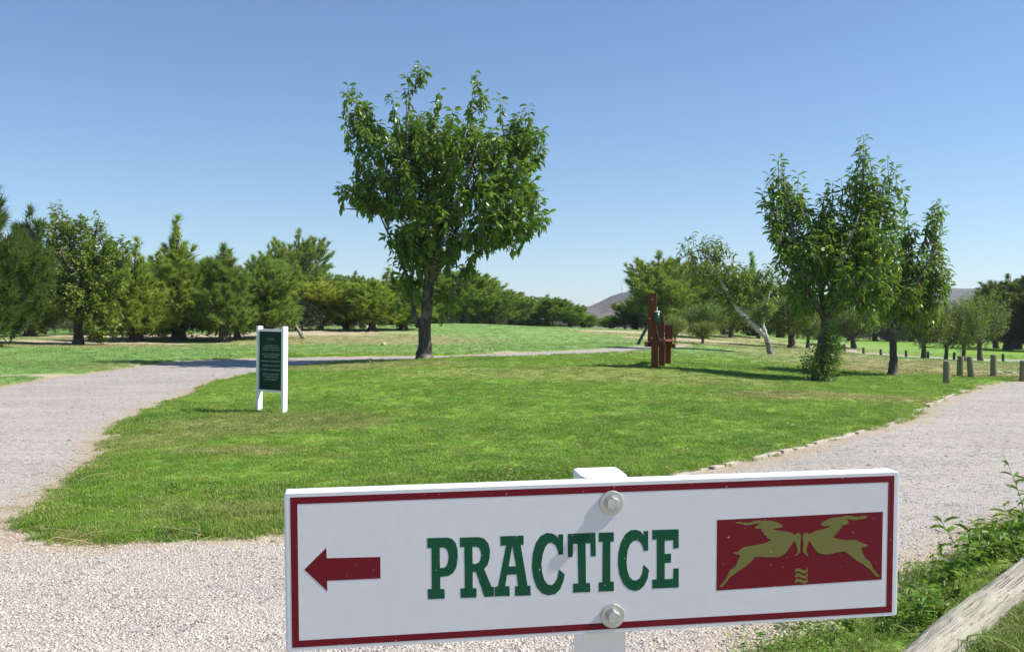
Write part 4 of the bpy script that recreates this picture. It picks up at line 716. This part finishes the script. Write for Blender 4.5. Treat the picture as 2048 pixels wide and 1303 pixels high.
PT = [('spread',-50,33,335,205,DK,'big dark pine with drooping needled boughs at the wood edge beside the oak'),('spread',60,47,420,150,DK,'dark pine behind the broad oak'),
      ('cone',272,41,478,125,(1.2,1.2,.85),'light green young pine leaning next to the oak'),('cone',356,44,436,150,LT,'tall pointed pine with pale tip and two trunks'),('egg',318,50,505,130,LT,'bushy pine behind the tall pointed pine'),
      ('tufted',447,41.5,490,100,MD,'dark tufted pine with bottlebrush tips and bare lower trunk'),('tufted',474,43,535,80,MD,'short pine with bare trunk next to the tufted pine'),('egg',532,44,515,125,(.95,1.05,.9),'rounded mid green pine behind the notice sign'),
      ('lobed',598,74,462,150,(1.0,1.02,.95),'tall grey green pine with two airy crowns rising above the row'),('round',640,50,556,105,YL,'yellow green pine with forked pale trunk'),('egg',692,51,560,80,(1.35,1.3,.8),'yellowish pine with thin trunk in the pine row'),
      ('egg',745,50,556,110,(1.25,1.28,.8),'bright green round pine beside the red cart'),('egg',806,52,552,120,(1.2,1.25,.8),'bright green dense pine behind the large cherry trunk'),('round',712,66,545,80,(.8,.8,.7),'dull brownish pine peeking above the bright pines'),
      ('cone',775,62,538,130,LT,'feathery light pine above the bright pine row'),('egg',520,60,505,110,BG_,'bluish pine behind the rounded mid green pine'),('egg',420,58,520,130,LT,'pale pine between the pointed and the tufted pine'),('egg',228,52,500,120,(1.1,1.1,.8),'light pine behind the oak crown'),
      ('egg',880,66,545,110,(1.1,1.15,.85),'pine with pale lower boughs right of the cherry trunk'),('round',928,67,535,125,(.95,1.05,.85),'tallest pine of the row above the fairway crest'),('egg',985,70,558,92,(.85,.95,.8),'pine with dark full crown on the fairway crest'),
      ('round',1022,73,580,88,(.85,.98,.82),'lower pine at the end of the crest row'),('round',1096,76,590,90,(.75,.92,.75),'round single pine on the fairway edge'),('round',1140,80,607,72,(.8,.98,.75),'small round pine next to the round single pine'),('egg',1168,84,627,50,(.8,.95,.75),'smallest bushy pine at the end of the fairway trees'),
      ('egg',1222,92,630,64,(.8,.95,.8),'low bushy pine in front of the hill'),('lobed',1318,66,505,175,(1.0,1.02,.78),'large broad pine behind the tall bench post'),('round',1385,72,515,130,(.85,.95,.75),'second large pine joined to the broad pine'),('cone',1502,80,508,95,BG_,'pointed bluish pine rising behind the leaning cherry'),
      ('round',1450,74,560,110,(.7,.85,.7),'dark pine behind the orchard trees'),('egg',1270,74,590,80,(.7,.85,.7),'dark low pine at the left foot of the broad pine'),('round',1560,78,560,110,(.75,.9,.7),'pine filling the gap behind the broad orchard tree'),
      ('round',1640,84,585,110,(.65,.8,.65),'shaded pine behind the tall cherry trunk')]
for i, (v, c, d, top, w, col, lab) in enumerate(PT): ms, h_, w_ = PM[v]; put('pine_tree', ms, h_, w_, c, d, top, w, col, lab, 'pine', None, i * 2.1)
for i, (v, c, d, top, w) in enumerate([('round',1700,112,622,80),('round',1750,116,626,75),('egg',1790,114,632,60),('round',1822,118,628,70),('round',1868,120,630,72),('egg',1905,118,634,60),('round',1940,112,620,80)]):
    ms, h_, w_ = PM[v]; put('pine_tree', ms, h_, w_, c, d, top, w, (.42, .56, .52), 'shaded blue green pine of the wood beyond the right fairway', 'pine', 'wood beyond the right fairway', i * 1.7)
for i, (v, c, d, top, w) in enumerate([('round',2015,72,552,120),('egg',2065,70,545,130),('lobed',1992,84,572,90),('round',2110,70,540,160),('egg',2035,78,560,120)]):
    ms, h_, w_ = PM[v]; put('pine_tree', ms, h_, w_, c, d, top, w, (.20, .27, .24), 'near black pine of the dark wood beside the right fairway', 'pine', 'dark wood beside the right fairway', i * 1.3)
for i in range(30):                                                   # the wood behind, closing the gaps between the trunks
    c = -60 + i * 39 + (i * 53 % 17); d = 84 + (i * 29 % 23); ms, h_, w_ = PM[('egg', 'round', 'spread')[i % 3]]
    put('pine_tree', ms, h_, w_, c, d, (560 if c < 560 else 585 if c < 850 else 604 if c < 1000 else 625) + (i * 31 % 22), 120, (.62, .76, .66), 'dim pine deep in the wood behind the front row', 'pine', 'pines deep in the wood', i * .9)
# --- olive and undergrowth shrubs
def shrub(seed, leafm, L, n=150):
    tc_ = grow(seed, [([(0, 0, -.1), (0, 0, .3), (.05, 0, .6)], [.05, .04, .02], 0, 0)], [(0,0,.75,.9,.8,.6),(-.5,.1,.6,.6,.6,.45),(.5,0,.6,.6,.6,.5),(.1,0,1.1,.5,.5,.4)], n, .12, leaf_foliage(26, L, .4, (.8, -.5)), .8, .7, (.2, .4), (), .45, .006); return tree_meshes('shrub', tc_, leafm, 'pine_bark')
ol = shrub(51, 'olive_leaf', .10, 260); sh = [shrub(52, 'orchard_leaf', .10), shrub(53, 'oak_leaf', .09)]
put('olive_tree', ol, 1.5, 2.2, 604, 49, 582, 70, (.9, .95, .95), 'rounded grey green olive tree behind the notice sign', 'tree')
for i in range(46):
    c = -40 + i * 27 + (i * 41 % 19); d = (58 if c < 620 else 62 if c < 860 else 72) + (i * 17 % 9); x, y = (c - 1024) / FP * d, d
    if 1120 < c: d += 14; x, y = (c - 1024) / FP * d, d
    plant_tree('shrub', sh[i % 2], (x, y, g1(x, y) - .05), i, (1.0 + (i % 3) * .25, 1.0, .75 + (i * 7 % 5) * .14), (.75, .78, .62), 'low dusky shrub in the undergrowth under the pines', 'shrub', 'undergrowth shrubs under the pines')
for i in range(26):
    c = 1250 + i * 30 + (i * 41 % 19); d = (74 if c < 1640 else 112) + (i * 17 % 11); x, y = (c - 1024) / FP * d, d
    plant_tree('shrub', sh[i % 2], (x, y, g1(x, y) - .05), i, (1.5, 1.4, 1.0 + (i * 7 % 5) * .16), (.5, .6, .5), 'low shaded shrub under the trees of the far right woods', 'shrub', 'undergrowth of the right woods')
# ------------------------------------------------------------------ grass, pebbles, weeds (uncountable: instanced stuff)
PROTO = {}
def proto(name, meshes):
    c = bpy.data.collections.new(name)
    for i, me in enumerate(meshes): c.objects.link(bpy.data.objects.new('%s_piece_%02d' % (name, i), me))
    PROTO[name] = c; return c
def scatter(name, coll, P, rot, scl, pick, extra, label):
    me = bpy.data.meshes.new(name); me.vertices.add(len(P)); me.vertices.foreach_set('co', np.asarray(P, np.float32).ravel())
    me.attributes.new('rot', 'FLOAT_VECTOR', 'POINT').data.foreach_set('vector', np.asarray(rot, np.float32).ravel())
    me.attributes.new('scl', 'FLOAT_VECTOR', 'POINT').data.foreach_set('vector', np.asarray(scl, np.float32).ravel())
    me.attributes.new('pick', 'INT', 'POINT').data.foreach_set('value', np.asarray(pick, np.int32))
    for k_, v in extra.items(): me.attributes.new(k_, 'FLOAT', 'POINT').data.foreach_set('value', np.asarray(v, np.float32))
    o = obj(name, me); ng = bpy.data.node_groups.new(name, 'GeometryNodeTree'); ng.interface.new_socket('Geometry', in_out='INPUT', socket_type='NodeSocketGeometry'); ng.interface.new_socket('Geometry', in_out='OUTPUT', socket_type='NodeSocketGeometry')
    gi, go = ng.nodes.new('NodeGroupInput'), ng.nodes.new('NodeGroupOutput'); io = ng.nodes.new('GeometryNodeInstanceOnPoints'); ci = ng.nodes.new('GeometryNodeCollectionInfo'); ci.inputs[0].default_value = coll; ci.inputs['Separate Children'].default_value = True; ci.inputs['Reset Children'].default_value = True
    def na(nm, ty): q = ng.nodes.new('GeometryNodeInputNamedAttribute'); q.data_type = ty; q.inputs[0].default_value = nm; return q.outputs[0]
    L_ = ng.links.new; L_(gi.outputs[0], io.inputs['Points']); L_(ci.outputs[0], io.inputs['Instance']); io.inputs['Pick Instance'].default_value = True
    L_(na('pick', 'INT'), io.inputs['Instance Index']); L_(na('rot', 'FLOAT_VECTOR'), io.inputs['Rotation']); L_(na('scl', 'FLOAT_VECTOR'), io.inputs['Scale']); L_(io.outputs[0], go.inputs[0])
    md = o.modifiers.new('scatter', 'NODES'); md.node_group = ng; return tag(o, label, kind='stuff')
def tuft(seed, nb, rad, h, w, lean):
    r = np.random.default_rng(seed); m = MB()
    for _ in range(nb):
        a_ = r.random() * 6.28; q = rad * math.sqrt(r.random()); b_ = np.array([q * math.cos(a_), q * math.sin(a_), -.006]); hh = h * r.uniform(.5, 1.15); t_ = r.random() * 6.28; ld = np.array([math.cos(t_), math.sin(t_), 0]) * lean * hh * r.uniform(.3, 1.3); sd2 = np.array([-math.sin(t_), math.cos(t_), 0]) * w / 2 * r.uniform(.7, 1.2)
        m1 = b_ + ld * .35 + np.array([0, 0, hh * .6]); tp = b_ + ld + np.array([0, 0, hh * (1 - .25 * lean)])
        m.add([b_ - sd2, b_ + sd2, m1 - sd2 * .8, m1 + sd2 * .8, tp], [(0, 1, 3), (0, 3, 2), (2, 3, 4)])
    return m.mesh('tuft', M['grass'])
proto('lawn_tuft', [tuft(60 + i, 26, .075, .030, .0042, .9) for i in range(4)]); proto('rough_tuft', [tuft(70 + i, 16, .05, .065, .0048, .95) for i in range(4)])
rg = np.random.default_rng(99)
def wedge(n_, d0, d1, umax=.64, power=1.):
    d = d0 + (d1 - d0) * rg.random(n_) ** power; u = rg.uniform(-umax, umax, n_); return u * d, d
def clumps(x, y): return vnoise(x * 1.4, y * 1.4, 31) * .6 + vnoise(x * 4.3, y * 4.3, 32) * .4
def grass_set(name, coll, x, y, smin, smax, lab, edge=-.02, thin=True, hvar=True):
    s_ = SD(x, y); k_ = s_ + (vnoise(x * 9, y * 9, 33) - .5) * .16 > edge; x, y, s_ = x[k_], y[k_], s_[k_]; dr, ba, fa = fields(x, y)
    keep = rg.random(len(x)) > np.clip(ba * 1.3, 0, .98)
    if thin: keep &= rg.random(len(x)) > .35 * dr
    x, y, s_, dr, fa = x[keep], y[keep], s_[keep], dr[keep], fa[keep]; z = G(x, y, s_); c_ = clumps(x, y); sc = rg.uniform(smin, smax, len(x)) * ((.7 + .75 * c_) if hvar else 1); rt = np.c_[rg.normal(size=len(x)) * .12, rg.normal(size=len(x)) * .12, rg.random(len(x)) * 6.28]
    return scatter(name, PROTO[coll], np.c_[x, y, z], rt, np.c_[sc, sc, sc], rg.integers(0, 4, len(x)), {'dry': np.clip(dr + (rg.random(len(x)) - .5) * .35 * (dr > .05), 0, 1), 'fair': fa}, lab)
x, y = wedge(80000, 6.2, 26, .62, 1.15); wgt = np.clip(14 / y, .6, 1.6)
grass_set('lawn_grass', 'lawn_tuft', x, y, .8, 1.25, 'short mown grass of the lawn')
x, y = wedge(24000, 24, 60, .60, 1.2); grass_set('fairway_grass', 'lawn_tuft', x, y, 1.2, 2.2, 'mown grass of the fairway and banks')
# longer grass: round the sign feet, at the lawn tip, along every edge and on the verge
x, y = wedge(60000, 5.5, 30, .66, 1.0); s_ = SD(x, y); k_ = ((s_ < .22) & (rg.random(len(x)) < .55)) | ((np.hypot(x + 3.3, y - 15) < 1.6) & (rg.random(len(x)) < .35)) | ((y < 9.0) & (x < -.3) & (rg.random(len(x)) < .22)) | ((np.hypot(x - 9.4, (y - 22.5)) < 1.5) & (rg.random(len(x)) < .6))
grass_set('long_grass', 'rough_tuft', x[k_], y[k_], .6, 1.15, 'longer rough grass along the path edges', -.05)
# verge at the lower right
vx = rg.uniform(-.4, 4.8, 44000); vy = rg.uniform(1.5, 9.5, 44000); logd = (vx - A_[0]) * (-dv[1]) + (vy - A_[1]) * dv[0]     # >0: road side of the log
k_ = (logd < -.07) & (SD(vx, vy) > .0); grass_set('verge_grass', 'rough_tuft', vx[k_], vy[k_], .75, 1.35, 'bright fine grass behind the weathered log', 0, False)
k_ = (logd > .07) & (SD(vx, vy) > .03) & (rg.random(len(vx)) < .40); grass_set('verge_rough', 'rough_tuft', vx[k_], vy[k_], .5, 1.0, 'patchy rough grass between gravel and log', 0, False)
# clover-like ground cover
def sprig(seed, nl, rad, L_):
    r = np.random.default_rng(seed); m = MB(); a_ = r.random(nl) * 6.28; q = rad * np.sqrt(r.random(nl)); P = np.c_[q * np.cos(a_), q * np.sin(a_), r.uniform(.005, .06, nl)]; b_ = r.random(nl) * 6.28; A = np.c_[np.cos(b_), np.sin(b_), r.uniform(-.2, .7, nl)]; ll = L_ * r.uniform(.6, 1.2, nl); leaves(m, P, A, ll, ll * .5, r.random(nl), r, .5); return m.mesh('sprig', M['weed_leaf'])
proto('sprig', [sprig(80 + i, 18, .09, .024) for i in range(4)])
k_ = (logd > .06) & (SD(vx, vy) > -.10) & (vnoise(vx * 3, vy * 3, 55) > .35) & (rg.random(len(vx)) < .2); x, y = vx[k_], vy[k_]; sc = rg.uniform(.7, 1.4, len(x))
scatter('ground_cover', PROTO['sprig'], np.c_[x, y, G(x, y)], np.c_[np.zeros(len(x)), np.zeros(len(x)), rg.random(len(x)) * 6.28], np.c_[sc, sc, sc], rg.integers(0, 4, len(x)), {}, 'low leafy clover like ground cover on the verge')
x, y = wedge(2600, 6.5, 19, .5); k_ = (vnoise(x * .7, y * .7, 41) > .68) & (SD(x, y) > .25); x, y = x[k_], y[k_]; sc = rg.uniform(.8, 1.5, len(x))
scatter('lawn_clover', PROTO['sprig'], np.c_[x, y, G(x, y)], np.c_[np.zeros(len(x)), np.zeros(len(x)), rg.random(len(x)) * 6.28], np.c_[sc, sc, sc * .8], rg.integers(0, 4, len(x)), {}, 'small clover patches growing in the lawn')
# pebbles
def pebble(seed):
    import bmesh
    bm = bmesh.new(); bmesh.ops.create_icosphere(bm, subdivisions=1, radius=1); r = np.random.default_rng(seed)
    for v in bm.verts: v.co = v.co * r.uniform(.7, 1.15); v.co.z *= .62; v.co.x *= 1.15
    me = bpy.data.meshes.new('pebble'); bm.to_mesh(me); bm.free(); me.materials.append(M['pebble']); return me
proto('pebble', [pebble(i) for i in range(5)])
x, y = wedge(150000, 3.7, 17, .66, 1.5); s_ = SD(x, y); k_ = s_ < .06; x, y, s_ = x[k_], y[k_], s_[k_]; tk = np.clip(smoothstep(1.5, 3.2, x) * smoothstep(6.3, 8.5, y) + smoothstep(-1.5, -3.4, x) * smoothstep(6.5, 8.2, y), 0, 1); k_ = rg.random(len(x)) > .7 * tk; x, y, s_ = x[k_], y[k_], s_[k_]
sc = rg.gamma(4, .00095, len(x)) + .0016; sc = np.minimum(sc, .014)
scatter('gravel', PROTO['pebble'], np.c_[x, y, G(x, y, s_) + sc * .08], rg.random((len(x), 3)) * np.array([.6, .6, 6.28]), np.c_[sc, sc, sc], rg.integers(0, 5, len(x)), {}, 'loose pale gravel on the road')
# dry stalks along the lawn tip
def stalk(seed):
    r = np.random.default_rng(seed); t = np.linspace(0, 1, 6); return MB().tube(np.c_[t, .12 * np.sin(t * 3 + r.random() * 3), .04 + .10 * np.sin(t * 3.1) * r.random()], .008, 4).mesh('stalk', M['straw'])
proto('stalk', [stalk(i) for i in range(4)])
x, y = wedge(9000, 6.4, 12, .56); s_ = SD(x, y); k_ = (np.abs(s_) < .14) & (rg.random(len(x)) < .55) & (x < .5); x, y = x[k_], y[k_]; sc = rg.uniform(.08, .30, len(x))
scatter('dry_stalks', PROTO['stalk'], np.c_[x, y, G(x, y) + .004], np.c_[np.zeros(len(x)), rg.normal(size=len(x)) * .12, rg.random(len(x)) * 6.28], np.c_[sc, sc, sc], rg.integers(0, 4, len(x)), {}, 'dry grass stalks strewn along the lawn edge')
# --- single weeds on the verge
def weed(seed, h, nl, L_, Wf, stems=3, upright=.9):
    r = np.random.default_rng(seed); st, lf = MB(), MB()
    for q in range(stems):
        a_ = q / stems * 6.28 + r.random(); t = np.linspace(0, 1, 6); rr = h * r.uniform(.18, .5); hh = h * r.uniform(.7, 1.05) * upright; P = np.c_[rr * t ** 1.6 * math.cos(a_), rr * t ** 1.6 * math.sin(a_), hh * t - .01]; st.tube(P, np.linspace(.0035, .0012, 6), 5, tint=.5)
        k_ = nl // stems; tt = np.sort(r.uniform(.12, 1, k_)); PP = np.c_[[np.interp(tt, t, P[:, i]) for i in range(3)]].T; az = np.arange(k_) * 2.4 + r.random(); e_ = r.uniform(-.3, .7, k_); A = np.c_[np.cos(az) * np.cos(e_), np.sin(az) * np.cos(e_), np.sin(e_)]; ll = L_ * r.uniform(.6, 1.15, k_); leaves(lf, PP, A, ll, ll * Wf, r.random(k_), r, .4)
    return st.mesh('stem', M['weed_leaf'], True), lf.mesh('leaves', M['weed_leaf'])
WD = [(1935,1170,.34,36,.095,.30,3,'tall leafy weed with narrow leaves beside the log'),(1990,1130,.30,40,.10,.42,4,'bushy broad leaved weed at the far end of the log'),(2030,1120,.36,44,.10,.40,4,'dense bright weed hugging the log'),(1915,1215,.20,30,.09,.34,4,'spreading low weed between gravel and log'),
      (1850,1230,.16,30,.075,.40,4,'small tufted weed below the signboard corner'),(1985,1055,.10,12,.05,.35,2,'seedling weed standing alone in the gravel'),(1960,1085,.16,18,.06,.30,3,'thin weed sprouting from the gravel edge'),(1880,1260,.15,26,.07,.38,4,'low weed pressed against the log side'),
      (2055,1075,.62,40,.11,.22,3,'tall thin stalked weed arching over the road edge'),(1700,1270,.12,24,.06,.42,4,'flat leafy weed at the gravel border'),(1790,1255,.13,22,.06,.4,4,'dwarf weed in the trampled verge'),(2045,1165,.26,34,.09,.42,4,'leafy weed growing over the log top'),(1840,1275,.20,34,.085,.36,4,'dark leafy weed where the log leaves the gravel'),(1905,1185,.28,40,.09,.32,4,'leaning weed with dense leaves halfway along the log'),(2010,1095,.22,30,.08,.36,4,'small bushy weed on the gravel side of the dense bright weed'),(1760,1230,.12,24,.06,.4,4,'creeping weed under the lower corner of the signboard'),(1955,1140,.24,34,.10,.36,4,'glossy weed with long drooping leaves by the gravel')]
for i, (c, r_, h, nl, L_, Wf, stn, lab) in enumerate(WD):
    x, y = ground_at(c, r_); e = empty('weed', (x, y, g1(x, y)), i * .7); tag(e, lab, 'weed'); a_, b_ = weed(200 + i, h, nl, L_, Wf, stn); obj('stem', a_, e); q = obj('leaves', b_, e); q.color = (.9 + .05 * (i % 4), 1, .9, 1)
def blade_clump(seed, nb, L_):
    r = np.random.default_rng(seed); m = MB()
    for q in range(nb):
        a_ = r.random() * 6.28; l = L_ * r.uniform(.6, 1.1); t = np.linspace(0, 1, 9); hor = l * .75 * t ** 1.3; ver = l * (.75 * t - .62 * t ** 2.2); w_ = .006 * np.sqrt(np.clip(1.02 - t, 0, 1)) * r.uniform(.8, 1.3); d_ = np.array([math.cos(a_), math.sin(a_)]); s2 = np.array([-d_[1], d_[0]]); V_ = []
        for j in range(9): b_ = d_ * hor[j]; V_ += [(*(b_ - s2 * w_[j]), ver[j] - .01), (*b_, ver[j] - .013), (*(b_ + s2 * w_[j]), ver[j] - .01)]
        T_ = [f for j in range(8) for p_ in (0, 1) for f in ((3 * j + p_, 3 * j + p_ + 1, 3 * j + p_ + 4), (3 * j + p_, 3 * j + p_ + 4, 3 * j + p_ + 3))]; m.add(V_, T_, r.random())
    return m.mesh('blades', M['weed_leaf'], True)
for i, (c, r_, nb, L_, lab) in enumerate([(1890,1315,9,.42,'clump of long arching grass blades over the log end'),(1830,1290,6,.34,'smaller clump of long grass blades before the log'),(640,905,0,0,'')]):
    if nb: x, y = ground_at(c, r_); o = obj('grass_clump', blade_clump(300 + i, nb, L_)); o.location = (x, y, g1(x, y)); tag(o, lab, 'grass')
for i, (c, r_, nb, L_, lab) in enumerate([(318,872,26,.26,'pale spiky grass clump near the lawn edge'),(150,1042,7,.22,'wispy dry grass clump at the lawn tip')]):
    x, y = ground_at(c, r_); o = obj('grass_clump', blade_clump(310 + i, nb, L_)); o.location = (x, y, g1(x, y)); tag(o, lab, 'grass')
x, y = wedge(26000, 6.4, 24, .6); k_ = (vnoise(x * 1.1, y * 1.1, 71) * .6 + vnoise(x * 3.3, y * 3.3, 72) * .4 > .62) & (SD(x, y) > .1); grass_set('tall_tufts', 'rough_tuft', x[k_], y[k_], .35, .75, 'taller darker tufts standing in the lawn', 0, False)
def dead_leaf(seed):
    r = np.random.default_rng(seed); m = MB(); leaves(m, np.zeros((1, 3)), np.array([[1., 0, .15]]), np.array([1.]), np.array([.5]), np.array([r.random()]), r, .3); return m.mesh('dead_leaf', M['straw'])
proto('dead_leaf', [dead_leaf(i) for i in range(4)])
x, y = wedge(420, 6.5, 24, .55); s_ = SD(x, y); sc = rg.uniform(.03, .06, len(x))
scatter('fallen_leaves', PROTO['dead_leaf'], np.c_[x, y, G(x, y, s_) + .004 + .022 * (s_ > .1)], np.c_[rg.normal(size=len(x)) * .08, rg.normal(size=len(x)) * .08, rg.random(len(x)) * 6.28], np.c_[sc, sc, sc], rg.integers(0, 4, len(x)), {}, 'scattered dry fallen leaves on lawn and gravel')
# ------------------------------------------------------------------ air: thin even haze round the whole place
hz_m = bpy.data.materials.new('haze'); hz_m.use_nodes = True; hz_m.node_tree.nodes.clear(); ho_ = hz_m.node_tree.nodes.new('ShaderNodeOutputMaterial'); pv = hz_m.node_tree.nodes.new('ShaderNodeVolumePrincipled')
pv.inputs['Color'].default_value = (.80, .88, 1, 1); pv.inputs['Density'].default_value = .00023; pv.inputs['Anisotropy'].default_value = .2; hz_m.node_tree.links.new(pv.outputs[0], ho_.inputs['Volume'])
hb = MB().box((-3600, -3600, -8), (3600, 3600, 90)).obj('haze', hz_m); tag(hb, 'thin blue haze in the distance', kind='stuff')
